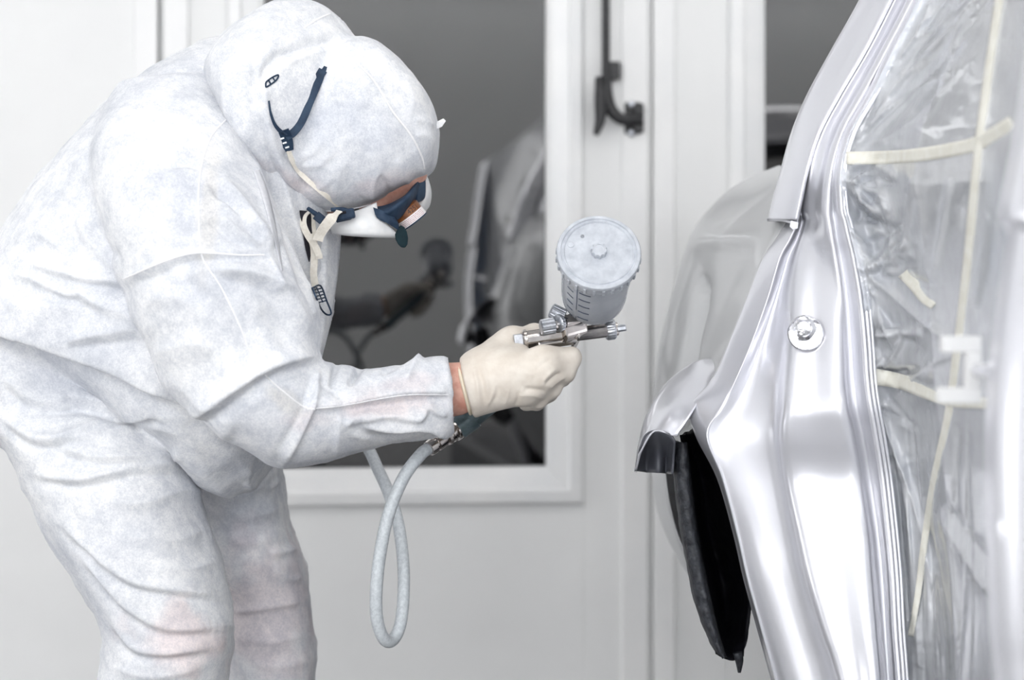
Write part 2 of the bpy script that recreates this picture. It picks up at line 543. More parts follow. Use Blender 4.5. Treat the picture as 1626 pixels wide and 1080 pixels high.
def paint():
    m = mottle(mat('silver_paint', (.66, .67, .72), 0.32, metal=.55, coat=.6), (.80, .805, .86), (.83, .835, .88), 3)
    t, b = nodes(m)
    n = t.nodes.new('ShaderNodeTexNoise'); n.inputs['Scale'].default_value = 900; n.inputs['Detail'].default_value = 2
    tc = t.nodes.new('ShaderNodeTexCoord'); t.links.new(tc.outputs['Object'], n.inputs['Vector'])
    bp = t.nodes.new('ShaderNodeBump'); bp.inputs['Strength'].default_value = .04; bp.inputs['Distance'].default_value = .0005
    t.links.new(n.outputs['Fac'], bp.inputs['Height']); t.links.new(bp.outputs[0], b.inputs['Normal'])
    return m
M['paint'] = paint()
M['primer'] = mottle(mat('grey_primer', (.40, .41, .42), 0.38, metal=.25, coat=.2), (.64, .65, .66), (.68, .685, .695), 4)
M['shadedprimer'] = mottle(mat('shaded_dark_primer', (.09, .095, .115), 0.4, coat=.2), (.085, .09, .11), (.11, .115, .135), 12)  # dark primer, its tone also holding the shade under the arch lip
M['paintfill'] = mat('silver_paint_liquid', (.66, .68, .72), 0.4, metal=.2)
M['underseal'] = mottle(mat('underseal', (.03, .032, .04), 0.55), (.012, .013, .018), (.055, .06, .07), 90, bump=.8, bscale=130, bdist=.004)
M['archblack'] = mottle(mat('arch_black', (.006, .006, .01), 0.6, spec=.25), (.002, .002, .004), (.007, .007, .011), 50, bump=.5, bscale=60, bdist=.003)
M['darkglass'] = mat('car_glass', (.01, .011, .012), 0.05, coat=.3)
M['seat'] = mottle(mat('seat_cloth', (.2, .27, .34), 0.9), (.16, .22, .28), (.30, .37, .44), 30)
M['bluecloth'] = mottle(mat('blue_sheet', (.16, .36, .6), 0.8), (.12, .30, .52), (.25, .45, .66), 20)
M['greyliner'] = mottle(mat('cabin_liner', (.5, .5, .52), 0.8), (.44, .45, .48), (.56, .56, .58), 20)
M['tape'] = mottle(mat('masking_tape', (.86, .84, .74), 0.6), (.82, .80, .71), (.90, .89, .82), 60, bump=.2, bscale=300)
M['foil'] = mottle(mat('aluminium_foil', (.85, .85, .87), 0.22, metal=1), (.78, .78, .82), (.9, .9, .92), 60, bump=.6, bscale=90, bdist=.003)

def film_mat():
    m = mat('masking_film', (.90, .92, .96), 0.10, spec=1.0, coat=.6)
    t, b = nodes(m)
    tc = t.nodes.new('ShaderNodeTexCoord'); n = t.nodes.new('ShaderNodeTexNoise')
    n.inputs['Scale'].default_value = 28; n.inputs['Detail'].default_value = 5; n.inputs['Roughness'].default_value = .6
    t.links.new(tc.outputs['Object'], n.inputs['Vector'])
    bp = t.nodes.new('ShaderNodeBump'); bp.inputs['Strength'].default_value = .35; bp.inputs['Distance'].default_value = .004
    t.links.new(n.outputs['Fac'], bp.inputs['Height']); t.links.new(bp.outputs[0], b.inputs['Normal'])
    tr = t.nodes.new('ShaderNodeBsdfTransparent'); tr.inputs[0].default_value = (.93, .95, .98, 1)
    mx = t.nodes.new('ShaderNodeMixShader'); mx.inputs[0].default_value = 0.68
    t.links.new(tr.outputs[0], mx.inputs[1]); t.links.new(b.outputs[0], mx.inputs[2])
    t.links.new(mx.outputs[0], t.nodes['Material Output'].inputs[0])
    return m
M['film'] = film_mat()

def emis(name, col, s):
    m = bpy.data.materials.new(name); m.use_nodes = True
    t = m.node_tree; t.nodes.remove(t.nodes['Principled BSDF'])
    e = t.nodes.new('ShaderNodeEmission'); e.inputs[0].default_value = (*col, 1); e.inputs[1].default_value = s
    t.links.new(e.outputs[0], t.nodes['Material Output'].inputs[0]); return m
M['lamp'] = emis('lamp_diffuser', (1, .985, .97), LAMP)
M['fillpanel'] = emis('fill_panel_diffuser', (.98, .985, 1), FILL_PANEL)
M['sidelamp'] = emis('lamp_diffuser_side', (.97, .98, 1), SIDE_LAMP)

# ================================================================== THE BOOTH
TH = math.radians(5.1); D0 = 4.1
WE = np.array([math.cos(TH), math.sin(TH), 0]); WN = np.array([math.sin(TH), -math.cos(TH), 0])   # along the wall; towards the room
WP = np.array([0, D0, 0])
def wall_pt(px, py, off=0.0):
    d = P(px, py, 1.0) - np.array([0, 0, CAMZ]); o = np.array([0, 0, CAMZ])
    q = WP + WN * off
    t = ((q - o) @ WN) / (d @ WN); return o + d * t
def U(px): return float((wall_pt(px, HY) - WP) @ WE)
def ZW(py, px=700): return float(wall_pt(px, py)[2])
def wbox(name, u0, u1, z0, z1, o0, o1, m, parent=None, bevel=0.002):
    c = WP + WE * (u0 + u1) / 2 + WN * (o0 + o1) / 2 + np.array([0, 0, (z0 + z1) / 2])
    return box(name, c, (WE, WN, (0, 0, 1)), ((u1 - u0) / 2, (o1 - o0) / 2, (z1 - z0) / 2), m, parent, bevel)
ZT = 3.0
SWc = lambda u, v, z: WP + WE * u + WN * v + np.array([0, 0, z])    # room coordinates: along the wall, into the room, up
UL, UR, VB = -3.4, 4.4, 7.6
def rbox(name, u0, u1, v0, v1, z0, z1, m, parent=None, bevel=0.0):
    return box(name, SWc((u0 + u1) / 2, (v0 + v1) / 2, (z0 + z1) / 2), (WE, WN, (0, 0, 1)), ((u1 - u0) / 2, (v1 - v0) / 2, (z1 - z0) / 2), m, parent, bevel)
S = dict(kind='structure')
props(rbox('floor', UL - .1, UR + .1, -.2, VB + .1, -.06, 0, M['floor']), 'dark grey grated floor of the paint booth', **S)
props(rbox('ceiling', UL - .1, UR + .1, -.2, VB + .1, ZT, ZT + .06, M['ceil']), 'white ceiling of the paint booth', **S)
props(rbox('wall_left', UL - .1, UL, -.2, VB, 0, ZT, M['wall']), 'white panelled side wall left of the painter', **S)
props(rbox('wall_right', UR, UR + .1, -.2, VB, 0, ZT, M['wall']), 'white panelled side wall beyond the car', **S)
props(rbox('wall_front', UL, UR, VB, VB + .1, 0, ZT, M['wall']), 'white panelled wall behind the camera', **S)
wb = props(rbox('wall_back', UL, UR, -.2, -.05, 0, ZT, M['gap']), 'dark core behind the white door leaves', **S)
props(wbox('trim_1', UL, UR, 2.55, ZT, -.05, .012, M['wall']), 'white lintel panel above the door leaves', **S)

# door leaves of the back wall: panel with a window cut-out, stiles, joints
def leaf(name, u0, u1, win, label):
    root = empty(name, tuple(SWc((u0 + u1) / 2, 0, 0))); props(root, label, **S)
    g = .004
    if win:
        a, b, c, d = win        # u range, z range of the opening
        wbox('panel', u0 + g, a, 0.02, 2.54, -.04, 0, M['wall'], root)
        wbox('panel', b, u1 - g, 0.02, 2.54, -.04, 0, M['wall'], root)
        wbox('panel', a, b, 0.02, c, -.04, 0, M['wall'], root)
        wbox('panel', a, b, d, 2.54, -.04, 0, M['wall'], root)
    else:
        wbox('panel', u0 + g, u1 - g, 0.02, 2.54, -.04, 0, M['wall'], root)
    return root
z0w, z1w = ZW(803), 2.12
zi = ZW(745)
w1 = (U(358), U(927), z0w, z1w); w2 = (U(1155), U(1155) + (U(927) - U(358)), z0w, z1w)
d1 = leaf('door_1', UL, U(254), None, 'plain white door leaf left of the painter')
d2 = leaf('door_2', U(257.5), U(1030), w1, 'white door leaf with the large dark window behind the painter')
d3 = leaf('door_3', U(1033.5), U(1033.5) + 2.0, w2, 'white door leaf with the window behind the car')
d4 = leaf('door_4', U(1033.5) + 2.01, UR, None, 'plain white door leaf hidden beyond the car')
wbox('stile', U(213), U(251), 0.02, 2.54, 0, .014, M['trim'], d1, .003)
wbox('stile', U(260), U(300), 0.02, 2.54, 0, .014, M['trim'], d2, .003)
wbox('stile', U(986), U(1028), 0.02, 2.54, 0, .012, M['trim'], d2, .003)
wbox('stile', U(1036), U(1070), 0.02, 2.54, 0, .016, M['trim'], d3, .003)

wbox('joint_seal', U(253), U(259), 0.02, 2.54, -.02, -.002, M['joint'], d2, 0)
wbox('joint_seal', U(1028.5), U(1035), 0.02, 2.54, -.02, -.003, M['trim'], d3, 0)
def window(name, a, b, c, d, label, wpx=60):
    root = empty(name, tuple(SWc((a + b) / 2, 0, c))); props(root, label, **S)
    fw = (U(927) - U(867))
    prof = [(0, -.03), (0, .010), (.008, .020), (.030, .022), (.034, .016), (fw - .012, .010), (fw, .004), (fw, -.03)]   # (inwards from the outer edge, proud of the leaf)
    cor = [(a, c, 1, 1), (b, c, -1, 1), (b, d, -1, -1), (a, d, 1, -1)]
    for i in range(4):
        p, q = cor[i], cor[(i + 1) % 4]
        v = []
        for e in (p, q):
            for (s, o) in prof:
                v.append(SWc(e[0] + e[2] * s, o, e[1] + e[3] * s))
        k = len(prof); f = [(j, (j + 1) % k, k + (j + 1) % k, k + j) for j in range(k)]
        f += [tuple(range(k))[::-1], tuple(range(k, 2 * k))]
        mesh('frame_rail', v, f, M['frame'], root, smooth=False, bevel=.0015)
    wbox('pane', a + fw - .006, b - fw + .006, c + fw - .006, d - fw + .006, -.024, -.014, M['glass'], root, 0)
    return root
window('window_1', *w1, 'large dark reflecting window in a white frame behind the painter')
window('window_2', *w2, 'dark window in a white frame behind the car')

# lock bar of the door leaf
lk = empty('door_lock_bar', tuple(wall_pt(962, 200, .03)))
props(lk, 'black steel lock bar with curved lever on the white door leaf', 'lock bar')
W3 = lambda px, py, o: wall_pt(px, py, o)
tube('rod', [W3(962, -240, .035), W3(962, 95, .035), W3(963, 150, .035)], .0085, M['black'], lk, 12, 6)
tube('lever', [W3(963, 110, .035), W3(964, 150, .036), W3(971, 175, .038), W3(986, 189, .04), W3(1006, 190, .038), W3(1018, 189, .034)], [.009, .012, .013, .012, .011, .012], M['black'], lk, 12, 6)
tube('handle', [W3(951, 122, .05), W3(954, 160, .052), W3(953, 190, .055), W3(946, 214, .06)], [.008, .013, .011, .006], M['black'], lk, 12, 6)
box('guide_bracket', W3(974, 113, .02), (WE, WN, (0, 0, 1)), (.011, .02, .018), M['black'], lk, .002)
box('catch_plate', W3(1013, 188, .018), (WE, WN, (0, 0, 1)), (.010, .016, .030), M['black'], lk, .003)
for yy in (166, 211):
    lathe('screw', W3(1003, yy, .012), WN, [(0, .008), (.006, .008), (.008, .005)], M['dull'], lk, 16)
box('mounting_plate', W3(1004, 188, .008), (WE, WN, (0, 0, 1)), (.017, .008, .033), M['black'], lk, .003)

# booth lamps: recessed troffers in the ceiling and along the upper side walls
def troffer(u0, u1, v0, v1, label):
    root = empty('ceiling_light', tuple(SWc((u0 + u1) / 2, (v0 + v1) / 2, ZT))); props(root, label, 'light', 'ceiling lights of the booth')
    rbox('diffuser', u0, u1, v0, v1, ZT - .035, ZT - .015, M['lamp'], root)
    for (a, b, c, d) in ((u0 - .04, u0, v0 - .04, v1 + .04), (u1, u1 + .04, v0 - .04, v1 + .04), (u0, u1, v0 - .04, v0), (u0, u1, v1, v1 + .04)):
        rbox('frame', a, b, c, d, ZT - .05, ZT, M['trim'], root, .003)
LIGHTS = [(-2.6, -.9, 1.6, 2.3, 'ceiling light above the plain door leaf'), (-.5, 1.2, 1.6, 2.3, 'ceiling light above the large window'), (1.6, 3.3, 1.6, 2.3, 'ceiling light above the rear of the car'),
          (-2.6, -.9, 3.7, 4.6, 'ceiling light above the painter\'s left'), (-.5, 1.2, 3.7, 4.6, 'ceiling light above the camera'), (1.6, 3.3, 3.7, 4.6, 'ceiling light above the car cabin'),
          (-2.6, -.9, 5.6, 6.3, 'ceiling light far behind the painter'), (-.5, 1.2, 5.6, 6.3, 'ceiling light behind the camera'), (1.6, 3.3, 5.6, 6.3, 'ceiling light above the front of the car')]
for L_ in LIGHTS: troffer(*L_)
def wall_light(u0, u1, label):
    """slanted lamp housing in the corner of ceiling and wall behind the camera"""
    root = empty('wall_light', tuple(SWc((u0 + u1) / 2, VB, 2.2))); props(root, label, 'light', 'slanted wall lights')
    n = nrm(-WN * 0.8 + np.array([0, 0, -.6])); up = nrm(np.array([0, 0, 1]) - n * n[2])
    c = SWc((u0 + u1) / 2, VB - .20, 2.79)
    box('housing', c - n * .05, (WE, n, up), ((u1 - u0) / 2 + .05, .04, .22), M['trim'], root, .004)
    box('diffuser', c, (WE, n, up), ((u1 - u0) / 2, .012, .19), M['sidelamp'], root)
for a, b, l in ((-3.0, -.9, 'slanted wall light behind the camera, toward the left wall'), (-.6, 1.5, 'slanted wall light straight behind the camera'), (1.8, 3.9, 'slanted wall light behind the camera, toward the car')):
    wall_light(a, b, l)

def fill_panel(left, v0, v1, label):  # glowing panel added on an unseen side wall to brighten the lower back wall
    u = UL if left else UR; s = 1 if left else -1
    root = empty('fill_panel', tuple(SWc(u, (v0 + v1) / 2, .15))); props(root, label, 'light', 'added fill panels')
    a, b = sorted((u + s * .02, u + s * .05)); rbox('diffuser', a, b, v0, v1, .15, .95, M['fillpanel'], root)
    a, b = sorted((u, u + s * .06))
    for (c, d, e, f) in ((v0 - .05, v0, .10, 1.00), (v1, v1 + .05, .10, 1.00), (v0, v1, .10, .15), (v0, v1, .95, 1.00)):
        rbox('frame', a, b, c, d, e, f, M['trim'], root, .003)
fill_panel(True, 1.0, 1.8, 'added fill panel on the left wall next to the door leaves')
fill_panel(True, 4.6, 5.3, 'added fill panel on the left wall near the camera')
def front_fill(u0, u1, label):  # frontal fill added behind the camera, clear of the window's reflection
    root = empty('fill_panel', tuple(SWc((u0 + u1) / 2, VB, .15))); props(root, label, 'light', 'added fill panels')
    rbox('diffuser', u0, u1, VB - .05, VB - .02, .20, 2.30, M['fillpanel'], root)
    for (a, b, e, f) in ((u0 - .05, u0, .15, 2.35), (u1, u1 + .05, .15, 2.35), (u0, u1, .15, .20), (u0, u1, 2.30, 2.35)):
        rbox('frame', a, b, VB - .06, VB, e, f, M['trim'], root, .003)
front_fill(-2.9, -1.9, 'added fill panel behind the camera nearest the left wall')
front_fill(-1.7, -.6, 'added fill panel behind the camera, second from the left wall')
fill_panel(False, .8, 1.5, 'added fill panel on the right wall beyond the car tail')
fill_panel(False, 2.2, 3.0, 'added fill panel on the right wall beyond the car cabin')

# ================================================================== THE CAR BODY
car = empty('car_body', (.9, 2.4, 0))
props(car, 'silver car body shell with its rear door opening masked in film, stripped for painting', 'car')

# roof rail and upper rear pillar: outer strip, groove, inner strip in one pressing
RAIL = ((-240, 1502, 1545, 1590), (-150, 1442, 1490, 1535), (0, 1365, 1418, 1460), (80, 1320, 1377, 1418), (150, 1282, 1336, 1384), (210, 1257, 1304, 1350),
        (270, 1240, 1285, 1334), (320, 1226, 1274, 1332), (349, 1220, 1268, 1338))
rows = []
for y, L, G, E in RAIL:
    rows.append([(L + 26, y, 2.50), (L + 3, y, 2.41), (L, y, 2.37), (L + 4, y, 2.345), (G - 26, y, 2.318), (G - 8, y, 2.298), (G - 2, y, 2.296), (G, y, 2.302)])
patch('roof_rail', rows, M['paint'], car, 8, 5, .0012)
# turned lower lip and tab of the rail
patch('rail_lip', [[(1219, 346, 2.362), (1242, 347, 2.325), (1264, 352, 2.298)], [(1221, 351, 2.362), (1243, 351, 2.327), (1264, 357, 2.30)]], M['paint'], car, 3, 6, .003)
plate('rail_tab', [(1256, 350, 2.296), (1268, 353, 2.296), (1267, 363, 2.296), (1259, 365, 2.296), (1254, 360, 2.296)], .004, M['paint'], car)

# door jamb pressing
J = tuple((y, G - 8, G - 5, G - 1, G + 6, (G + E) / 2 + 8, E - 9, E) for y, L, G, E in RAIL[:-2]) + (
     (330, 1256, 1266, 1272, 1286, 1312, 1324, 1334), (352, 1250, 1268, 1274, 1290, 1314, 1327, 1339), (380, 1232, 1256, 1266, 1280, 1318, 1331, 1345),
     (410, 1212, 1240, 1252, 1271, 1323, 1337, 1352), (470, 1188, 1222, 1235, 1258, 1332, 1346, 1362), (540, 1160, 1197, 1214, 1250, 1337, 1352, 1369),
     (600, 1134, 1172, 1196, 1244, 1340, 1356, 1373), (645, 1098, 1150, 1180, 1240, 1345, 1362, 1379), (690, 1104, 1126, 1158, 1236, 1354, 1372, 1387),
     (760, 1139, 1152, 1178, 1244, 1366, 1384, 1398), (850, 1165, 1176, 1200, 1262, 1379, 1397, 1408), (920, 1181, 1192, 1214, 1277, 1385, 1404, 1414),
     (1000, 1203, 1214, 1236, 1300, 1392, 1409, 1418), (1080, 1225, 1236, 1258, 1325, 1399, 1414, 1424), (1250, 1270, 1280, 1300, 1360, 1410, 1422, 1434), (1400, 1290, 1300, 1320, 1375, 1420, 1430, 1440))
rows = []
for y, f0, f1, g, p1, p2, rg, l in J:
    t = min(max((y - 640) / 120, 0), 1); k = 0 if y < 300 else 1
    dd = np.interp(y, [-300, 300, 430, 445, 640, 660, 770, 800, 1100, 1400], [0, 0, .002, 0, -.042, -.042, -.030, -.034, -.095, -.15])
    e = dd * .35
    if k: rows.append([(f0 + 14, y + 4, 2.43), (f0 + 2, y, 2.385), (f0, y, 2.372), (f0 + 3, y, 2.36), (f1 - 5, y, 2.332), (f1, y, 2.330),
                 (g, y, 2.346 - .012 * t + e), (p1 - 8, y, 2.318 + e), (p1 + 8, y, 2.304 + dd), ((p1 + p2) / 2, y, 2.294 + dd), (p2 - 6, y, 2.280 + dd), (p2 + 4, y, 2.274 + e), (rg, y, 2.280 + e), (l - 4, y, 2.252 + e), (l, y, 2.242 + e), (l + 2, y, 2.25 + e)])
    else: rows.append([(f0, y, 2.43), (f0 + 1, y, 2.40), (f0 + 2, y, 2.36), (f0 + 3, y, 2.335), (f1 - 1, y, 2.322), (f1, y, 2.315),
                 (g, y, 2.306), (g + 3, y, 2.301), (p1, y, 2.300), ((p1 + p2) / 2, y, 2.292), (p2 - 6, y, 2.280), (p2 + 2, y, 2.272), (rg, y, 2.272), (l - 4, y, 2.250), (l, y, 2.242), (l + 2, y, 2.25)])
patch('door_jamb', rows, M['paint'], car, 6, 4, .0012)
# stacked weld flanges between the jamb and the door opening
for dx, dd, r in ((4, 0, .0030), (11, -.004, .0022), (17, -.006, .0016)):
    pts = [P(l + dx * np.interp(y, [250, 480], [.5, 1.0]), y, 2.240 + dd + .35 * np.interp(y, [-300, 445, 640, 770, 1100, 1400], [0, 0, -.042, -.030, -.095, -.15])) for (y, *_, l) in J]
    tube('weld_flange', pts, r, M['paint'], car, 10, 5)
# door striker wrapped in foil
def foil_disc():
    v, f = [], []
    c = np.array((0., 0, 0)); n = nrm((-.12, -1, .05)); a = nrm(np.cross(n, (0, 0, 1))); b = np.cross(a, n); b = b if b[2] > 0 else -b
    c = P(1279, 529, 2.268)
    prof = [(.0205, .006), (.0205, .001), (.019, -.001), (.014, .0005), (.0105, -.001), (.0095, -.009), (.008, -.012), (.004, -.0135), (.0005, -.0138)]
    seg = 36
    for i, (r, h) in enumerate(prof):
        for k in range(seg):
            th = 2 * math.pi * k / seg
            p = c + r * (math.cos(th) * a + math.sin(th) * b) - n * h * 1.0
            off = (a * .0022 + b * .005) if i >= 3 else 0
            v.append(p + off)
    v = np.array(v)
    v = v - n * (vnoise(v * 230) * .0012)[:, None] + (a * .5 + b * .3) * (vnoise(v * 160 + 9) * .0010)[:, None]
    f = grid_faces(len(prof), seg, True); f.append(tuple((len(prof) - 1) * seg + k for k in range(seg)))
    return v, f
fv, ff = foil_disc()
props(mesh('striker_cover', fv, ff, M['foil'], car, sharp=25), 'crumpled foil wrapped over the door striker')

# rear quarter panel, slices of the body side at growing distance
def sl(d, pts): return [P(x, y, d) for x, y in pts]
s29 = [(1235, 264), (1190, 283), (1150, 310), (1105, 365), (1075, 450), (1050, 550), (1038, 640), (1035, 720), (1040, 790), (1056, 845), (1082, 895), (1118, 950), (1150, 1010)]
b29 = np.array(sl(2.9, s29))
def shift(d, dx, dz=0.0, shrink=0.0):
    o = b29.copy(); o[:, 1] = d; o[:, 0] += dx; o[:, 2] += dz; return o
f36 = sl(2.385, [(1262, 300), (1257, 322), (1252, 345), (1214, 412), (1190, 470), (1162, 540), (1136, 598), (1110, 640), (1120, 690), (1134, 720), (1146, 745), (1156, 770), (1166, 800)])
f50 = sl(2.5, [(1258, 272), (1236, 292), (1216, 325), (1186, 385), (1160, 462), (1132, 548), (1108, 622), (1090, 672), (1100, 712), (1124, 750), (1146, 780), (1156, 800), (1166, 820)])
f65 = sl(2.68, [(1246, 266), (1212, 287), (1178, 318), (1140, 375), (1112, 456), (1085, 550), (1066, 636), (1058, 700), (1060, 745), (1068, 800), (1082, 850), (1105, 900), (1130, 950)])
qrows = np.array([f36, f50, f65, b29, shift(3.15, .028), shift(3.4, .10), shift(3.56, .22), shift(3.62, .42)])
qp = cat2(qrows, 8, 8)
R_, C_ = qp.shape[:2]
qv = grid_displace(qp.reshape(-1, 3), R_, C_, [([(1095, 394), (1130, 385), (1170, 381), (1222, 378)], 6, 10, 16), ([(1116, 430), (1112, 480), (1101, 530), (1092, 575), (1084, 606)], -26, 6, 8)])
qx, qy = proj(qv)
qf = [f for f in grid_faces(R_, C_) if not (qv[list(f), 1].mean() < 2.70 and qy[list(f)].mean() > 705)]     # wheel-arch opening
mesh('quarter_panel', qv, qf, M['primer'], car, thick=.0015)

# flared front lip of the wheel arch
fl = [[(1150, 572, 2.50), (1148, 577, 2.45), (1142, 586, 2.41), (1134, 598, 2.382)],
      [(1112, 572, 2.46), (1108, 588, 2.43), (1108, 620, 2.38), (1104, 646, 2.355)],
      [(1075, 594, 2.47), (1074, 611, 2.43), (1084, 640, 2.375), (1091, 668, 2.35)],
      [(1048, 622, 2.47), (1048, 634, 2.43), (1062, 655, 2.37), (1079, 686, 2.35)],
      [(1030, 655, 2.47), (1028, 662, 2.43), (1046, 676, 2.37), (1071, 693, 2.352)],
      [(1018, 700, 2.47), (1015, 702, 2.43), (1022, 694, 2.385), (1040, 684, 2.365)],
      [(1010, 750, 2.47), (1008, 749, 2.43), (1011, 744, 2.39), (1014, 722, 2.375)]]
patch('arch_flare', fl, M['paint'], car, 6, 6, .002)
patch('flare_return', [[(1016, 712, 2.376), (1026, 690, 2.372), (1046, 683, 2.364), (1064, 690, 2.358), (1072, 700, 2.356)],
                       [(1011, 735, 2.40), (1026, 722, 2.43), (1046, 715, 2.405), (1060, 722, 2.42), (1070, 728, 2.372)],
                       [(1009, 748, 2.40), (1026, 750, 2.44), (1045, 751, 2.41), (1058, 752, 2.43), (1068, 753, 2.375)]], M['shadedprimer'], car, 6, 6, .002)
# wheel-arch liner: coarse edge strip and black inner skin
st = [(1070, 700, 20), (1071, 753, 24), (1076, 801, 24), (1083, 849, 24), (1092, 897, 24), (1101, 945, 25), (1117, 993, 20), (1134, 1030, 14), (1142, 1040, 10)]
rows = []
for x, y, wd in st:
    rows.append([(x - 2, y, 2.43), (x, y, 2.40), (x + wd * .3, y + 2, 2.385), (x + wd * .8, y + 3, 2.382), (x + wd, y + 2, 2.395), (x + wd + 3, y + 4, 2.43)])
lv = cat2(np.array([[P(*q) for q in r] for r in rows]), 10, 5); Rl, Cl = lv.shape[:2]
lvv = lv.reshape(-1, 3); lvv = lvv + np.array([.25, -1, 0]) * (fbm(lvv * 90, 3) * .0025)[:, None]
mesh('liner_edge', lvv, grid_faces(Rl, Cl), M['underseal'], car, thick=.004, off=1)
lr = [[(1084, 690, 2.42), (1090, 690, 2.45), (1098, 684, 2.42), (1118, 690, 2.40)],
      [(1094, 752, 2.43), (1107, 752, 2.52), (1122, 752, 2.52), (1150, 760, 2.43)],
      [(1104, 850, 2.43), (1122, 850, 2.58), (1146, 850, 2.56), (1178, 855, 2.46)],
      [(1114, 897, 2.43), (1135, 897, 2.60), (1162, 897, 2.57), (1188, 900, 2.48)],
      [(1124, 945, 2.43), (1145, 945, 2.60), (1170, 945, 2.57), (1190, 945, 2.49)],
      [(1134, 995, 2.43), (1150, 1000, 2.54), (1170, 1000, 2.52), (1184, 1000, 2.49)],
      [(1140, 1036, 2.42), (1155, 1042, 2.43), (1170, 1045, 2.44), (1181, 1042, 2.46)]]
lv = cat2(np.array([[P(*q) for q in r] for r in lr]), 8, 8); Rl, Cl = lv.shape[:2]
lvv = lv.reshape(-1, 3); lvv = lvv + np.array([0, -1, 0]) * (fbm(lvv * 60, 3) * .004)[:, None]
mesh('arch_liner', lvv, grid_faces(Rl, Cl), M['archblack'], car, thick=.004, off=1)
tube('liner_clip', [P(1171, 1036, 2.43), P(1174, 1050, 2.43), P(1174, 1068, 2.432)], [.006, .005, .002], M['underseal'], car, 8, 4)

wh = [[(.38, 2.47, .20), (.45, 2.47, .20), (.62, 2.47, .20), (.80, 2.47, .20)], [(.37, 2.47, .50), (.45, 2.47, .50), (.62, 2.47, .50), (.80, 2.47, .50)], [(.36, 2.50, .70), (.45, 2.50, .71), (.62, 2.50, .72), (.80, 2.50, .72)],
      [(.34, 2.66, .80), (.45, 2.66, .81), (.62, 2.66, .82), (.80, 2.66, .82)], [(.34, 2.86, .80), (.45, 2.88, .80), (.62, 2.9, .80), (.80, 2.9, .80)], [(.40, 2.98, .72), (.48, 3.0, .70), (.62, 3.02, .66), (.80, 3.02, .66)]]
patch('wheel_house', wh, M['archblack'], car, 5, 4, .003, world=True)

# near door pillar beside the camera, with its rounded shut face
rows = []
for y, x in ((-300, 1705), (-120, 1672), (60, 1645), (180, 1628), (250, 1616), (310, 1604), (345, 1600), (372, 1612), (420, 1606), (500, 1594), (600, 1582), (700, 1577), (850, 1579), (1000, 1586), (1080, 1592), (1300, 1600), (1800, 1610)):
    rows.append([(x - 12, y, 1.44), (x - 2, y, 1.405), (x, y, 1.38), (x + 10, y, 1.355), (x + 60, y, 1.33), (x + 160, y, 1.31), (x + 230, y, 1.31)])
patch('near_pillar', rows, M['paint'], car, 5, 5, .002)
lathe('pillar_bolt', P(1612, 842, 1.352), (-.25, -1, 0), [(0, .011), (.004, .011), (.0045, .007), (.009, .0065), (.010, .004)], M['paint'], car, 24)
# door-check bracket on the pillar (an open U seen against the film)
for (x0, y0, x1, y1) in ((1497, 534, 1560, 560), (1535, 560, 1560, 616), (1490, 616, 1560, 641)):
    a, b = P(x0, y0, 1.60), P(x1, y1, 1.60)
    box('check_bracket', (a + b) / 2 + np.array([0, .006, 0]), ((1, 0, 0), (0, 1, 0), (0, 0, 1)), (abs(b[0] - a[0]) / 2, .006, abs(a[2] - b[2]) / 2), M['trim'], car, .0015)
tube('bracket_pin', [P(1552, 588, 1.605), P(1592, 590, 1.42)], .006, M['paint'], car, 10)

# roof skin, cabin back wall, rear end: the rest of the shell
W_ = lambda *a: np.array(a, float)
roof = [[W_(.52, 1.3, 1.36), W_(.62, 1.3, 1.405), W_(1.2, 1.3, 1.43), W_(1.78, 1.3, 1.405), W_(1.9, 1.3, 1.36)],
        [W_(.50, 2.2, 1.37), W_(.60, 2.2, 1.415), W_(1.2, 2.2, 1.445), W_(1.80, 2.2, 1.415), W_(1.9, 2.2, 1.37)],
        [W_(.52, 2.7, 1.33), W_(.62, 2.75, 1.37), W_(1.2, 2.8, 1.40), W_(1.78, 2.75, 1.37), W_(1.88, 2.7, 1.33)],
        [W_(.54, 3.0, 1.24), W_(.64, 3.05, 1.27), W_(1.2, 3.1, 1.30), W_(1.76, 3.05, 1.27), W_(1.86, 3.0, 1.24)]]
patch('roof_skin', roof, M['paint'], car, 4, 6, .003, world=True)
glass_r = [[W_(.55, 3.0, 1.235), W_(1.2, 3.11, 1.295), W_(1.85, 3.0, 1.235)], [W_(.47, 3.22, 1.12), W_(1.2, 3.34, 1.15), W_(1.93, 3.22, 1.12)], [W_(.42, 3.38, 1.02), W_(1.2, 3.5, 1.03), W_(1.98, 3.38, 1.02)]]
patch('rear_window', glass_r, M['darkglass'], car, 4, 6, .004, world=True)
tail = [[W_(.40, 3.40, 1.01), W_(1.2, 3.52, 1.02), W_(2.0, 3.40, 1.01)], [W_(.42, 3.60, .92), W_(1.2, 3.72, .93), W_(1.98, 3.60, .92)], [W_(.44, 3.62, .7), W_(1.2, 3.74, .7), W_(1.96, 3.62, .7)], [W_(.46, 3.56, .42), W_(1.2, 3.68, .42), W_(1.94, 3.56, .42)]]
patch('tail_panel', tail, M['archblack'], car, 4, 6, .003, world=True)
side = [[W_(1.90, 1.2, 1.36), W_(1.90, 2.2, 1.37), W_(1.86, 3.0, 1.24)], [W_(2.0, 1.2, 1.0), W_(2.02, 2.2, 1.02), W_(1.99, 3.42, 1.0)], [W_(2.08, 1.2, .7), W_(2.1, 2.2, .72), W_(2.0, 3.6, .7)], [W_(2.02, 1.2, .25), W_(2.02, 2.2, .25), W_(1.94, 3.56, .42)]]
patch('far_side_panel', side, M['paint'], car, 4, 6, .003, world=True)
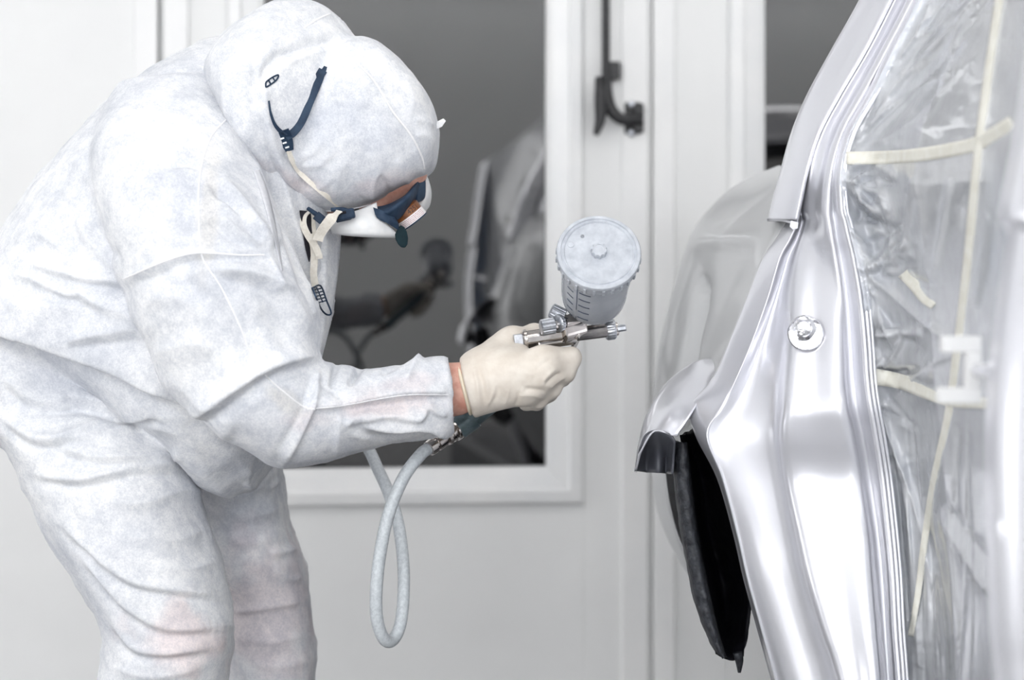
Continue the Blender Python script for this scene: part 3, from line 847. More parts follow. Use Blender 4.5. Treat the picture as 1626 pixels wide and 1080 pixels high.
# sail panel between rail, quarter and rear window
patch('sail_panel', [[P(1375, -20, 2.5), W_(.53, 2.75, 1.32), W_(.55, 3.0, 1.235)], [P(1290, 150, 2.5), W_(.46, 2.8, 1.2), W_(.47, 3.22, 1.12)], [P(1258, 272, 2.5), P(1243, 266, 2.7), W_(.42, 3.38, 1.02)]], M['paint'], car, 6, 6, .003, world=False) if False else \
patch('sail_panel', [[P(1388, -20, 2.46), W_(.53, 2.75, 1.32), W_(.55, 3.0, 1.235)], [P(1305, 150, 2.47), W_(.47, 2.8, 1.2), W_(.48, 3.22, 1.12)], [P(1268, 272, 2.48), W_(.40, 2.85, 1.115), W_(.43, 3.38, 1.02)]], M['paint'], car, 6, 6, .003, world=True)
# cabin seen through the film: floor, seat, lining
box('cabin_floor', (1.2, 2.2, .30), ((1, 0, 0), (0, 1, 0), (0, 0, 1)), (.78, 1.0, .03), M['greyliner'], car, .01)
box('sill', (.42, 1.7, .26), ((1, 0, 0), (0, 1, 0), (0, 0, 1)), (.09, .7, .10), M['underseal'], car, .03)
patch('cabin_lining', [[W_(.60, 2.75, 1.33), W_(1.2, 2.85, 1.36), W_(1.8, 2.75, 1.33)], [W_(.56, 2.75, .95), W_(1.2, 2.95, .95), W_(1.84, 2.75, .95)], [W_(.55, 2.62, .3), W_(1.2, 2.7, .3), W_(1.85, 2.62, .3)]], M['greyliner'], car, 4, 6, .01, world=True)
for cx_, cz_, hz_ in ((1.0, .83, .30),):
    box('seat_back', (cx_, 2.5, cz_), ((1, 0, 0), (0, 1, -.25), (0, .25, 1)), (.42, .08, hz_), M['seat'], car, .05)
    box('seat_cushion', (cx_, 2.15, .50), ((1, 0, 0), (0, 1, .1), (0, -.1, 1)), (.42, .30, .08), M['seat'], car, .05)

# ================================================================== MASKING FILM AND TAPE
EDGE = np.array([(-300, 1560), (-120, 1490), (0, 1462), (80, 1422), (150, 1388), (202, 1356), (240, 1343), (290, 1337), (352, 1350), (410, 1364), (470, 1375), (540, 1381), (600, 1385), (645, 1391), (692, 1399), (760, 1410), (850, 1421), (920, 1427), (1000, 1431), (1080, 1437), (1300, 1450)], float)
FY = np.linspace(-290, 1290, 420); NX = 190
FL = np.interp(FY, EDGE[:, 0], EDGE[:, 1])
film_lines = [([(1337, 285), (1375, 300), (1420, 345)], 9, 7, 12), ([(1338, 288), (1365, 340), (1385, 390), (1395, 420)], -10, 10, 10), ([(1340, 262), (1390, 262), (1425, 285)], 8, 9, 6),
    ([(1370, 428), (1420, 470), (1470, 515), (1505, 540)], 9, 8, 8), ([(1372, 432), (1400, 500), (1420, 560)], 8, 7, 9), ([(1372, 440), (1440, 440), (1490, 460)], -7, 7, 9),
    ([(1372, 425), (1420, 410), (1440, 380)], 8, 6, 9), ([(1372, 452), (1420, 520), (1475, 560)], -8, 8, 8), ([(1440, 610), (1480, 575), (1520, 560)], 7, 7, 8),
    ([(1395, 640), (1430, 760), (1450, 900), (1460, 1080)], 6, 6, 8), ([(1410, 690), (1450, 800), (1480, 940), (1490, 1100)], 5, 5, 6), ([(1430, 700), (1475, 860), (1500, 1000), (1505, 1120)], -6, 7, 7),
    ([(1485, 810), (1530, 880), (1575, 950)], 9, 9, 9), ([(1490, 800), (1510, 900), (1520, 1050)], 6, 6, 7), ([(1500, 800), (1545, 860), (1580, 905)], -8, 9, 9), ([(1470, 830), (1480, 920), (1480, 1050)], -5, 6, 6),
    ([(1380, 200), (1430, 130), (1500, 60), (1560, -20)], 8, 10, 10), ([(1400, 180), (1470, 120), (1540, 50)], -7, 9, 9), ([(1425, 100), (1460, 50), (1480, 0)], 7, 7, 8),
    ([(1510, 270), (1495, 360), (1480, 440)], 5, 5, 5), ([(1450, 270), (1440, 340), (1430, 420)], 5, 8, 6), ([(1570, 330), (1560, 400), (1545, 500)], 6, 8, 8), ([(1395, 300), (1410, 350), (1415, 420)], 6, 6, 6)]
rf = random.Random(11)
for k in range(26):                                     # long tension folds running down the lower film
    x0, y0 = rf.uniform(1395, 1560), rf.uniform(640, 760); x1 = x0 * .72 + 1500 * .28 + rf.uniform(-12, 25)
    film_lines.append(([(x0, y0), ((x0 + x1) / 2 + rf.uniform(-8, 8), y0 + 190), (x1, y0 + rf.uniform(330, 460))], rf.choice((-1, 1)) * rf.uniform(1.5, 4), rf.uniform(3, 7), rf.uniform(3, 7)))
for k in range(22):                                     # slanting folds of the upper film
    y0 = rf.uniform(30, 240); x0 = np.interp(y0, EDGE[:, 0], EDGE[:, 1]) + rf.uniform(5, 60)
    film_lines.append(([(x0, y0), (x0 + rf.uniform(40, 70), y0 - rf.uniform(30, 60)), (x0 + rf.uniform(100, 170), y0 - rf.uniform(90, 150))], rf.choice((-1, 1)) * rf.uniform(2, 5), rf.uniform(4, 9), rf.uniform(4, 9)))
for k in range(60):                                     # crumples gathered along the pillar
    ax, ay = rf.choice(((1338, 285), (1345, 300), (1372, 432), (1380, 520), (1384, 590), (1392, 640), (1350, 350), (1365, 400)))
    an = rf.uniform(-1.0, 1.2); L = rf.uniform(25, 85); sx, sy = ax + rf.uniform(0, 25), ay + rf.uniform(-15, 15)
    film_lines.append(([(sx, sy), (sx + L * .5 * math.cos(an) + rf.uniform(-5, 5), sy + L * .5 * math.sin(an) + rf.uniform(-6, 6)), (sx + L * math.cos(an), sy + L * math.sin(an))], rf.choice((-1, 1)) * rf.uniform(3, 7), rf.uniform(3, 8), rf.uniform(3, 8)))
def film_geo():
    v = []
    for j, y in enumerate(FY):
        for i in range(NX):
            s = i / (NX - 1); x = FL[j] - 4 + s * (1690 - FL[j] + 4)
            v.append(P(x, y, 2.232 + .05 * math.sin(math.pi * min(s * 3, 1)) - .80 * s ** 1.25))
    v = np.array(v); x, y = proj(v)
    L = np.interp(y, EDGE[:, 0], EDGE[:, 1])
    e = np.exp(-np.maximum(x - L, 0) / 40.0); k = np.exp(-((y - 420) / 230.0) ** 2) * .9 + .25
    q = np.stack([x / 1000, y / 1000, v[:, 1] * .2], 1)
    cr = (0.5 - np.abs(vnoise(q * 34))) * .008 + (0.5 - np.abs(vnoise(q * 80 + 5))) * .004
    soft = fbm(np.stack([x / 1000, y / 1000, x * 0], 1) * 9, 3) * .007
    d = crease_field(v, film_lines) * 1.8 + cr * (e * k * 1.5 + .12) + soft
    return v + np.array([-.25, -.97, 0]) * d[:, None]
fvv = film_geo()
film = mesh_np('masking_film', fvv, np.array(grid_faces(len(FY), NX)), M['film'])
props(film, 'clear wrinkled plastic masking film stretched over the car door opening', 'film')
FB = BVHTree.FromPolygons([Vector(p) for p in fvv], grid_faces(len(FY), NX))
def tape(pts, wpx, label, lift=.004):
    pp = cat1(pts, 12); n = len(pp)
    c = np.array([hit(FB, x, y, lift, 2.0) for x, y in pp])
    c[:, 1] = np.convolve(np.pad(c[:, 1], 3, 'edge'), np.ones(7) / 7, 'valid')
    c = np.array([P(pp[i][0], pp[i][1], c[i][1]) for i in range(n)])
    t = np.gradient(pp, axis=0); t /= np.linalg.norm(t, axis=1, keepdims=True)
    v = []
    for i in range(n):
        nx, ny = -t[i, 1], t[i, 0]
        ww = wpx[0] + (wpx[1] - wpx[0]) * i / (n - 1)
        for k in np.linspace(-.5, .5, 5):
            x, y = pp[i][0] + nx * ww * k, pp[i][1] + ny * ww * k
            h = hit(FB, x, y, lift, c[i][1]); v.append(P(x, y, .5 * h[1] + .5 * c[i][1] - .002))
    o = mesh('masking_tape', v, grid_faces(n, 5), M['tape'], thick=.0006)
    props(o, label, 'tape', 'masking tape strips'); return o
tape([(1592, -20), (1574, 100), (1556, 230), (1541, 380), (1530, 480), (1520, 560), (1506, 660), (1484, 760), (1468, 860), (1458, 940), (1446, 1010)], (19, 9), 'long cream masking tape strip running down the film from top to bottom')
tape([(1344, 251), (1400, 250), (1450, 247), (1510, 238), (1556, 226), (1608, 196)], (20, 24), 'short cream masking tape strip crossing the long strip near the film top')
tape([(1388, 598), (1430, 606), (1470, 622), (1510, 636), (1572, 641)], (26, 18), 'cream masking tape strip across the film beside the white bracket')
tape([(1436, 432), (1452, 452), (1468, 474), (1482, 486)], (24, 12), 'small torn cream tape scrap on the film below the crossing strips')
# blue sheet lying over the seat inside
bs = patch('protective_sheet', [[W_(.62, 2.36, .98), W_(.9, 2.38, 1.10), W_(1.3, 2.38, 1.12)], [W_(.60, 2.30, .86), W_(.9, 2.30, .9), W_(1.3, 2.3, .9)], [W_(.62, 2.22, .66), W_(.9, 2.18, .64), W_(1.3, 2.2, .64)]], M['bluecloth'], None, 14, 18, .002, world=True)
bc, bn, be = get_np(bs.data); set_co(bs.data, bc + np.array([0, -1., 0]) * ((.5 - np.abs(vnoise(bc * 11))) * .03 + fbm(bc * 25, 2) * .006)[:, None])
props(bs, 'light blue sheet inside the cabin behind the film', 'sheet')

# ================================================================== THE PAINTER
per = empty('person', (-.75, 2.5, 0))
props(per, 'person in white hooded coverall bending forward, aiming a spray gun at the car', 'person')

# --- coverall: torso, legs and sleeves grown together ---
torso = [((-150, 470), (-120, 600), 2.52, .06), ((-105, 425), (-40, 620), 2.52, .15), ((-45, 400), (70, 600), 2.51, .19), ((8, 382), (175, 622), 2.50, .20),
         ((66, 292), (300, 716), 2.49, .205, 2.4), ((150, 190), (372, 788), 2.48, .205, 2.4), ((255, 106), (448, 712), 2.475, .195, 2.3), ((345, 60), (500, 572), 2.50, .16, 2.1),
         ((415, 60), (522, 490), 2.50, .13, 2.0), ((470, 110), (534, 400), 2.49, .09, 2.0), ((500, 160), (532, 372), 2.49, .06, 2.0), ((510, 220), (522, 340), 2.49, .03)]
hips = [((-130, 480), (100, 480), 2.51, .16), ((-112, 560), (200, 560), 2.51, .185), ((-75, 640), (278, 665), 2.51, .18), ((-15, 690), (300, 720), 2.51, .15)]
leg_n = [((-112, 560), (170, 560), 2.46, .11), ((-62, 650), (285, 672), 2.44, .125), ((0, 690), (300, 735), 2.42, .12), ((48, 775), (322, 820), 2.41, .115), ((98, 862), (346, 890), 2.40, .11),
         ((138, 935), (366, 958), 2.40, .105), ((168, 1000), (370, 1005), 2.40, .10), ((158, 1075), (366, 1060), 2.41, .10), ((135, 1160), (356, 1150), 2.42, .10), ((90, 1330), (310, 1330), 2.44, .095), ((60, 1500), (262, 1500), 2.46, .085), ((60, 1610), (240, 1610), 2.47, .075)]
leg_f = [((120, 600), (400, 600), 2.62, .10), ((240, 700), (440, 690), 2.63, .11), ((290, 760), (447, 750), 2.64, .105), ((305, 830), (456, 830), 2.65, .10), ((328, 890), (474, 880), 2.65, .095), ((350, 950), (491, 945), 2.66, .09),
         ((362, 1020), (497, 1010), 2.66, .09), ((362, 1080), (499, 1080), 2.66, .085), ((345, 1200), (490, 1200), 2.67, .085), ((310, 1350), (450, 1350), 2.68, .08), ((295, 1500), (430, 1500), 2.68, .07), ((300, 1560), (425, 1560), 2.68, .07)]
arm_n = [((185, 150), (340, 118), 2.43, .085), ((156, 205), (378, 180), 2.395, .115), ((152, 275), (408, 258), 2.345, .125), ((176, 375), (442, 332), 2.31, .12), ((212, 480), (476, 415), 2.29, .112), ((262, 585), (500, 500), 2.28, .10),
         ((318, 668), (506, 560), 2.275, .09), ((392, 716), (508, 572), 2.275, .08), ((448, 738), (512, 572), 2.28, .075), ((528, 730), (548, 580), 2.295, .072), ((590, 711), (592, 584), 2.31, .068), ((640, 702), (640, 575), 2.322, .064), ((690, 693), (690, 564), 2.335, .060), ((720, 689), (712, 563), 2.342, .058),
         ((721, 680), (713, 572), 2.342, .050), ((700, 672), (696, 582), 2.338, .042), ((665, 660), (664, 596), 2.332, .030)]
arm_f = [((240, 160), (420, 118), 2.66, .08), ((220, 240), (430, 220), 2.70, .09), ((250, 380), (430, 360), 2.715, .085), ((290, 500), (430, 470), 2.71, .075), ((330, 590), (450, 540), 2.70, .07), ((370, 640), (452, 580), 2.68, .065), ((410, 680), (458, 600), 2.65, .05),
         ((408, 672), (452, 606), 2.65, .042), ((390, 650), (440, 596), 2.66, .03)]
cov = remeshed([loft_geo(torso), loft_geo(hips), loft_geo(leg_n), loft_geo(leg_f), loft_geo(arm_n), loft_geo(arm_f)], .0027)
co, no, ed = get_np(cov)
co = lap(co, ed, 18)
set_co(cov, co); co, no, ed = get_np(cov)

folds = [  # traced folds: points, height mm, width below, width above (pixels)
    ([(-20, 528), (40, 535), (110, 560), (190, 590), (240, 617), (302, 646)], 17, 4, 46), ([(-20, 540), (40, 548), (110, 574), (190, 606), (250, 640), (300, 664)], -9, 16, 9),
    ([(300, 648), (330, 665), (370, 700)], 6, 5, 20),
    ([(45, 418), (100, 434), (150, 444), (198, 448)], 9, 7, 14), ([(50, 430), (100, 446), (160, 456), (205, 462)], -6, 9, 6),
    ([(0, 437), (40, 440), (80, 455), (110, 468), (130, 464), (150, 476), (178, 492)], 9, 7, 13), ([(40, 452), (90, 470), (130, 480), (170, 500)], -6, 10, 6),
    ([(0, 482), (60, 488), (120, 482), (190, 492), (232, 518)], 7, 18, 16), ([(110, 538), (150, 530), (235, 520)], 6, 10, 14), ([(115, 548), (160, 545), (240, 540)], -4, 12, 7),
    ([(25, 395), (45, 376), (70, 374), (95, 392), (130, 418)], 6, 8, 12), ([(120, 345), (150, 388), (188, 428)], 6, 8, 8), ([(142, 345), (165, 385), (192, 415)], -6, 7, 7), ([(100, 300), (125, 350), (150, 400)], 4, 14, 14),
    ([(10, 410), (25, 420), (45, 428)], 4, 5, 6), ([(80, 300), (110, 330), (125, 370)], -4, 9, 9),
    # seat and thigh
    ([(0, 590), (40, 628), (80, 640), (115, 630)], 8, 9, 14), ([(0, 605), (40, 645), (85, 655), (130, 648)], -5, 8, 8),
    ([(88, 630), (150, 642), (200, 658), (256, 664)], 10, 5, 22), ([(95, 640), (150, 653), (200, 668), (256, 674)], -7, 9, 5),
    ([(0, 655), (40, 688), (75, 698), (120, 686), (168, 664)], 7, 7, 10), ([(0, 672), (40, 704), (80, 712), (130, 700)], -5, 8, 7), ([(60, 704), (150, 694), (220, 676), (285, 690)], 6, 8, 9),
    ([(78, 703), (155, 727), (249, 724), (300, 728)], 7, 8, 11), ([(80, 714), (155, 740), (249, 738)], -5, 7, 7), ([(52, 753), (130, 760), (218, 740), (292, 742)], 7, 9, 9), ([(60, 765), (135, 774), (220, 755), (300, 760)], -5, 8, 7),
    ([(93, 829), (150, 881), (207, 922), (269, 936), (356, 948)], 7, 6, 14), ([(100, 842), (150, 894), (207, 934), (269, 947), (350, 958)], -6, 8, 6),
    ([(124, 875), (171, 932), (207, 968), (269, 998), (366, 994)], 7, 6, 13), ([(124, 890), (171, 946), (207, 982), (269, 1010), (360, 1006)], -5, 8, 6),
    ([(171, 974), (207, 1024), (259, 1036), (340, 1026)], 6, 7, 10), ([(175, 990), (207, 1038), (259, 1048), (330, 1040)], -4, 7, 6), ([(300, 740), (312, 800), (338, 880), (360, 950)], 4, 9, 12),
    ([(150, 790), (220, 800), (290, 780), (320, 790)], 4, 12, 12), ([(200, 850), (270, 860), (330, 840)], 4, 10, 14), ([(240, 900), (300, 905), (345, 890)], 3.5, 8, 10), ([(220, 640), (260, 690), (280, 720)], -4, 8, 8),
    ([(180, 1060), (240, 1075), (320, 1060)], 4, 8, 10), ([(110, 800), (135, 860), (150, 900)], -3, 9, 9),
    # far leg
    ([(380, 760), (420, 775), (446, 760)], 5, 6, 9), ([(400, 790), (390, 760), (396, 740)], 4, 6, 6), ([(425, 880), (450, 878), (470, 872)], 6, 5, 9), ([(370, 972), (420, 966), (485, 955)], 6, 6, 12), ([(335, 850), (400, 862), (455, 845)], 4, 10, 12), ([(330, 800), (390, 820), (450, 805)], 4, 10, 12), ([(370, 1010), (430, 1020), (490, 1005)], 4, 8, 12), ([(430, 900), (460, 920), (480, 915)], 4, 7, 7), ([(390, 1050), (440, 1060), (495, 1045)], 3, 8, 10),
    # belly bag
    ([(310, 745), (345, 775), (376, 789), (410, 768), (445, 738)], 4, 6, 8), ([(250, 640), (300, 700), (340, 760)], 3, 14, 8), ([(330, 690), (380, 730), (400, 760)], 3, 14, 14),
    # sleeve
    ([(343, 280), (376, 316), (400, 350), (420, 381)], 8, 6, 11), ([(333, 290), (366, 326), (395, 362), (412, 390)], -7, 7, 6), ([(337, 318), (370, 338), (404, 365), (426, 392)], 7, 6, 9), ([(345, 342), (379, 371), (420, 394)], 6, 6, 7), ([(330, 345), (365, 378), (400, 396)], -5, 7, 6),
    ([(395, 240), (415, 300), (424, 370), (426, 402)], 5, 9, 7), ([(270, 268), (295, 262), (318, 268)], -4, 6, 6), ([(268, 276), (295, 272), (318, 280)], 4, 7, 7),
    ([(195, 444), (251, 420), (301, 403), (340, 402), (424, 405)], 5, 4, 4), ([(200, 456), (255, 436), (301, 416), (345, 414), (424, 416)], -5, 10, 5),
    ([(334, 424), (390, 434), (428, 448), (458, 480), (494, 536)], 11, 8, 18), ([(334, 440), (390, 452), (425, 470), (450, 505), (480, 545)], -6, 14, 8), ([(424, 405), (436, 440), (436, 470)], 5, 7, 7), ([(436, 450), (470, 470), (498, 512)], 5, 6, 9),
    ([(312, 662), (360, 628), (415, 592), (460, 574), (506, 566)], 13, 5, 22), ([(318, 676), (368, 642), (420, 605), (465, 588), (505, 580)], -9, 12, 6),
    ([(450, 738), (476, 690), (497, 640), (508, 578)], 8, 5, 9), ([(442, 725), (466, 684), (486, 640), (498, 592)], -5, 8, 8), ([(290, 610), (330, 640), (370, 640), (410, 610)], 5, 14, 10),
    ([(250, 560), (300, 545), (350, 560)], 4, 14, 14), ([(230, 480), (280, 470), (320, 500), (330, 560)], 4, 16, 14), ([(280, 440), (330, 470), (360, 530), (380, 580)], -3.5, 12, 12), ([(350, 454), (380, 515), (395, 559)], 3, 8, 8), ([(410, 490), (440, 520), (460, 560)], -4, 12, 12),
    # forearm
    ([(484, 650), (561, 641), (633, 628), (685, 624), (714, 627)], 10, 4, 12), ([(545, 652), (610, 645), (680, 634), (714, 636)], -4, 7, 5), ([(548, 672), (607, 661), (662, 662), (676, 644)], 9, 4, 8), ([(566, 675), (620, 680), (672, 677), (722, 694)], 11, 4, 11), ([(566, 690), (620, 694), (672, 688), (715, 700)], -4, 10, 5),
    ([(529, 614), (531, 596), (536, 574)], -11, 4, 4), ([(556, 612), (566, 594), (574, 574)], -12, 5, 5), ([(600, 598), (625, 588), (650, 570)], -5, 4, 6), ([(585, 600), (630, 585), (690, 575)], 4, 12, 9), ([(540, 655), (536, 690), (534, 728)], 4, 5, 8), ([(600, 700), (560, 690), (545, 670)], 4, 8, 6), ([(500, 600), (530, 622), (550, 640)], -4, 8, 8), ([(640, 612), (660, 582), (670, 566)], 7, 4, 6), ([(676, 640), (690, 652), (712, 660)], 6, 4, 6), ([(600, 652), (560, 662), (546, 676)], 6, 4, 7), ([(705, 570), (712, 620), (718, 680)], 3, 4, 4),
    # chest front
    ([(440, 262), (462, 340), (488, 420), (502, 500)], 7, 6, 12), ([(428, 268), (450, 345), (474, 430), (486, 500)], -7, 7, 7), ([(486, 350), (500, 420), (510, 500), (506, 560)], 6, 6, 10), ([(452, 430), (448, 400), (452, 380)], -5, 6, 5),
    # back
    ([(170, 200), (220, 190), (270, 210)], 3, 14, 14), ([(110, 240), (150, 300), (150, 350)], 4, 9, 12), ([(330, 85), (360, 130), (352, 170)], 4, 9, 9), ([(280, 130), (330, 140), (360, 180)], -3, 14, 12), ([(250, 160), (300, 160), (345, 190)], 3, 14, 12)]
vis = visible(co, no)
gen = fbm(co * np.array([11, 11, 15]), 4) * .0035 + (0.5 - np.abs(vnoise(co * np.array([16, 16, 30.]) + 3))) * .003
hid = 1 - np.clip(vis, 0, 1)
gen = gen * (0.5 + 1.2 * hid)
disp = crease_field(co, folds) * vis + gen
co2 = co + no * disp[:, None]
co2 = lap(co2, ed, 1, .35)
set_co(cov, co2)
coverall = finish(cov, 'coverall', M['fabric'], per)
# places where the thin cloth lies on skin or on the darker clothes underneath
def undertone(me, spots):
    c, _, _ = get_np(me); x, y = proj(c)
    col = np.ones((len(c), 4), np.float32)
    nz = fbm(c * 26, 4)
    for (sx, sy, rx, ry, rot, rgb, dmin, dmax, k) in spots:
        a = math.radians(rot); dx, dy = x - sx, y - sy
        u = (dx * math.cos(a) + dy * math.sin(a)) / rx; vv = (-dx * math.sin(a) + dy * math.cos(a)) / ry
        m = np.clip(1.25 - np.sqrt(u * u + vv * vv) + nz * .55, 0, 1); m = m * m * (3 - 2 * m) * k
        m *= (c[:, 1] > dmin) & (c[:, 1] < dmax)
        col[:, :3] *= 1 - m[:, None] * (1 - np.array(rgb))
    at = me.color_attributes.new('undertone', 'FLOAT_COLOR', 'POINT'); at.data.foreach_set('color', col.ravel())
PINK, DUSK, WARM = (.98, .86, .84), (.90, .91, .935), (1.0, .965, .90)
undertone(cov, [(290, 1010, 80, 60, 0, PINK, 0, 2.5, .8), (420, 960, 90, 130, 0, (.94, .86, .86), 2.5, 3, .9), (600, 650, 110, 22, -8, PINK, 0, 2.45, .7), (640, 610, 60, 14, -8, PINK, 0, 2.45, .5),
    (400, 820, 60, 60, 0, (.84, .86, .89), 2.5, 3, .8), (330, 330, 16, 90, 4, WARM, 0, 2.4, .8), (445, 630, 40, 16, 35, WARM, 0, 2.4, .8),
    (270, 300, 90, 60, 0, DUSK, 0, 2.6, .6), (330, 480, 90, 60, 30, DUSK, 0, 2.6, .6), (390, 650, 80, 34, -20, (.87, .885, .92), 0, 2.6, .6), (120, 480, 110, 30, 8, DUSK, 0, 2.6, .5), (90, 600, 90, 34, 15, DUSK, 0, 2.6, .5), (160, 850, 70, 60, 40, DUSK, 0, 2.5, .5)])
CB = bvh_of([coverall])

def white_tone(me):
    at = me.color_attributes.new('undertone', 'FLOAT_COLOR', 'POINT'); at.data.foreach_set('color', np.ones(len(me.vertices) * 4, np.float32))
# stitched seams of the sleeve
def seam(pts, r=.0016, parent=None, bvh=None, lift=.0004, n=10):
    pp = cat1(pts, n); q = np.array([hit(bvh, x, y, lift, 2.3) for x, y in pp])
    for _ in range(2): q[1:-1] = (q[:-2] + 2 * q[1:-1] + q[2:]) / 4
    return tube('seam', q, r, M['seam'], parent, 6)
seam([(359, 190), (336, 216), (320, 263), (315, 321), (319, 399), (330, 425), (352, 458), (382, 520), (398, 562), (418, 592), (450, 622), (482, 646), (500, 650)], .0010, coverall, CB)
seam([(197, 443), (251, 419), (301, 403), (340, 402), (380, 405), (420, 405)], .0010, coverall, CB)
seam([(488, 650), (540, 645), (600, 634), (650, 627), (712, 627)], .0008, coverall, CB)

# front flap (zip cover) hanging open below the chin
patch('front_flap', [[(476, 330, 2.44), (510, 350, 2.43), (541, 372, 2.46)], [(492, 400, 2.42), (516, 420, 2.42), (538, 415, 2.46)], [(502, 460, 2.405), (518, 470, 2.415), (531, 470, 2.45)], [(506, 520, 2.39), (514, 525, 2.40), (521, 525, 2.44)], [(500, 568, 2.36), (505, 570, 2.37), (510, 570, 2.40)]], M['fabric'], per, 8, 6, .0015,
      crease=[([(515, 360), (512, 440), (510, 540)], 4, 5, 5)])
white_tone(per.children[-1].data)
# open neck: the dark shirt shows against the cloth; a grey strip follows the collar gap
def cloth_strip(name, left, right, m, lift=.003, n=8):
    a, b = cat1(left, n), cat1(right, n); v = []
    for p, q in zip(a, b):
        for k in (0, .33, .67, 1):
            x, y = p + (q - p) * k; v.append(hit(CB, x, y, lift, 2.42))
    v = np.array(v).reshape(len(a), 4, 3)
    for _ in range(3): v[1:-1] = (v[:-2] + 2 * v[1:-1] + v[2:]) / 4
    return mesh(name, v.reshape(-1, 3), grid_faces(len(a), 4), m, per, thick=.0012, off=0)
cloth_strip('shirt', [(476, 334), (480, 358), (485, 392), (490, 414)], [(503, 336), (499, 360), (495, 392), (491, 416)], M['shirt'])
cloth_strip('collar_strip', [(402, 272), (412, 300), (424, 340), (436, 384), (447, 430)], [(412, 270), (424, 300), (434, 340), (442, 384), (449, 430)], M['greycloth'], .0015)

# --- body: head with face, neck, forearm and hands, one skin ---
U_ = nrm((.93, 0, .36)); FW = nrm((.34, -.22, -.90)); FW = nrm(FW - U_ * (FW @ U_)); SD = np.cross(U_, FW)   # crown, face, side
HC = P(560, 208, 2.475)
def body_fn(p):
    h = ellip(p, HC + U_ * .01 - FW * .012, (U_, FW, SD), (.086, .090, .072))
    h = smin(h, ellip(p, HC - U_ * .045 + FW * .035, (U_, FW, SD), (.062, .055, .058)), .03)          # jaw
    h = smin(h, ellip(p, HC + U_ * .030 + FW * .074, (U_, FW, SD), (.042, .030, .040)), .02)          # brow
    h = smin(h, rcone(p, HC + U_ * .02 + FW * .085, HC - U_ * .015 + FW * .105, .007, .012), .012)    # nose
    for s in (-1, 1):
        h = smin(h, ellip(p, HC - U_ * .005 - FW * .005 + SD * s * .076, (U_, FW, SD), (.030, .016, .008)), .006)   # ears
        h = np.maximum(h, -ellip(p, HC + U_ * .022 + FW * .088 + SD * s * .032, (U_, FW, SD), (.010, .010, .014)) * .8)
    h = smin(h, rcone(p, HC - U_ * .07 + FW * .085, HC - U_ * .07 + FW * .09, .006, .006), .01)       # mouth swell
    n = rcone(p, HC - U_ * .05 - FW * .02, P(420, 190, 2.49), .055, .065)
    return smin(h, n, .04)
bv, bf = nets(body_fn, HC - np.array([.26, .13, .17]), HC + np.array([.16, .13, .15]), .004)
# limbs and trunk under the clothes
def rc_geo(a, b, ra, rb): return tube_geo(np.array([np.asarray(a) * (1 - t) + np.asarray(b) * t for t in (0, .5, 1)]), [ra, (ra + rb) / 2, rb], 14)
SHn, ELn, WRn = P(300, 235, 2.37), P(435, 660, 2.295), P(738, 620, 2.346)
SHf, ELf, WRf = P(330, 220, 2.66), P(350, 520, 2.70), P(425, 630, 2.66)
HIPn, KNn, ANn = P(95, 600, 2.44), P(275, 960, 2.40), P(150, 1610, 2.47)
HIPf, KNf, ANf = P(150, 610, 2.60), P(425, 960, 2.66), P(360, 1560, 2.68)
geos = [(list(bv), [tuple(q) for q in bf]), rc_geo(P(60, 560, 2.5), P(400, 260, 2.49), .10, .11), rc_geo(P(400, 260, 2.49), P(440, 190, 2.49), .12, .06), rc_geo(SHn, SHf, .06, .06),
        rc_geo(SHn, ELn, .05, .042), rc_geo(ELn, WRn, .042, .0285), rc_geo(WRn - np.array([.05, .003, -.004]), P(752, 612, 2.348), .0285, .0285), rc_geo(SHf, ELf, .05, .042), rc_geo(ELf, WRf, .04, .028),
        rc_geo(HIPn, KNn, .07, .06), rc_geo(KNn, ANn, .06, .042), rc_geo(HIPf, KNf, .07, .055), rc_geo(KNf, ANf, .058, .042), rc_geo(HIPn, HIPf, .08, .08)]
bm_ = remeshed(geos, .004)
c_, n_, e_ = get_np(bm_); set_co(bm_, lap(c_, e_, 3))
body = finish(bm_, 'body', M['skin'], per)
for s in (-1, 1):
    lathe('eye', HC + U_ * .022 + FW * .072 + SD * s * .032, FW, [(0, .006), (.004, .011), (.010, .0105), (.013, .006), (.0145, .001)], M['maskwhite'], body, 16)

# --- hood ---
hood_st = [((335, 100), (345, 168), 2.49, .10), ((362, 60), (374, 222), 2.485, .15), ((400, 26), (408, 284), 2.475, .165), ((440, 4), (446, 318), 2.465, .155), ((480, 1), (484, 330), 2.465, .135), ((520, 14), (510, 320), 2.465, .11), ((550, 38), (532, 260), 2.465, .08), ((566, 60), (552, 180), 2.465, .035)]
head_st = [((470, 150), (455, 280), 2.465, .07), ((490, 100), (478, 326), 2.462, .10), ((528, 70), (520, 338), 2.463, .112, 2.8), ((570, 61), (566, 331), 2.466, .112, 2.8), ((605, 69), (606, 319), 2.468, .106, 2.8), ((640, 98), (643, 301), 2.47, .096, 2.8), ((668, 136), (670, 283), 2.47, .082, 2.8), ((687, 172), (689, 268), 2.47, .062), ((695, 203), (695, 240), 2.47, .035)]
hm = remeshed([loft_geo(hood_st, 32, 6), loft_geo(head_st, 32, 6)], .0028)
c_, n_, e_ = get_np(hm); c_ = lap(c_, e_, 6); set_co(hm, c_); c_, n_, e_ = get_np(hm)
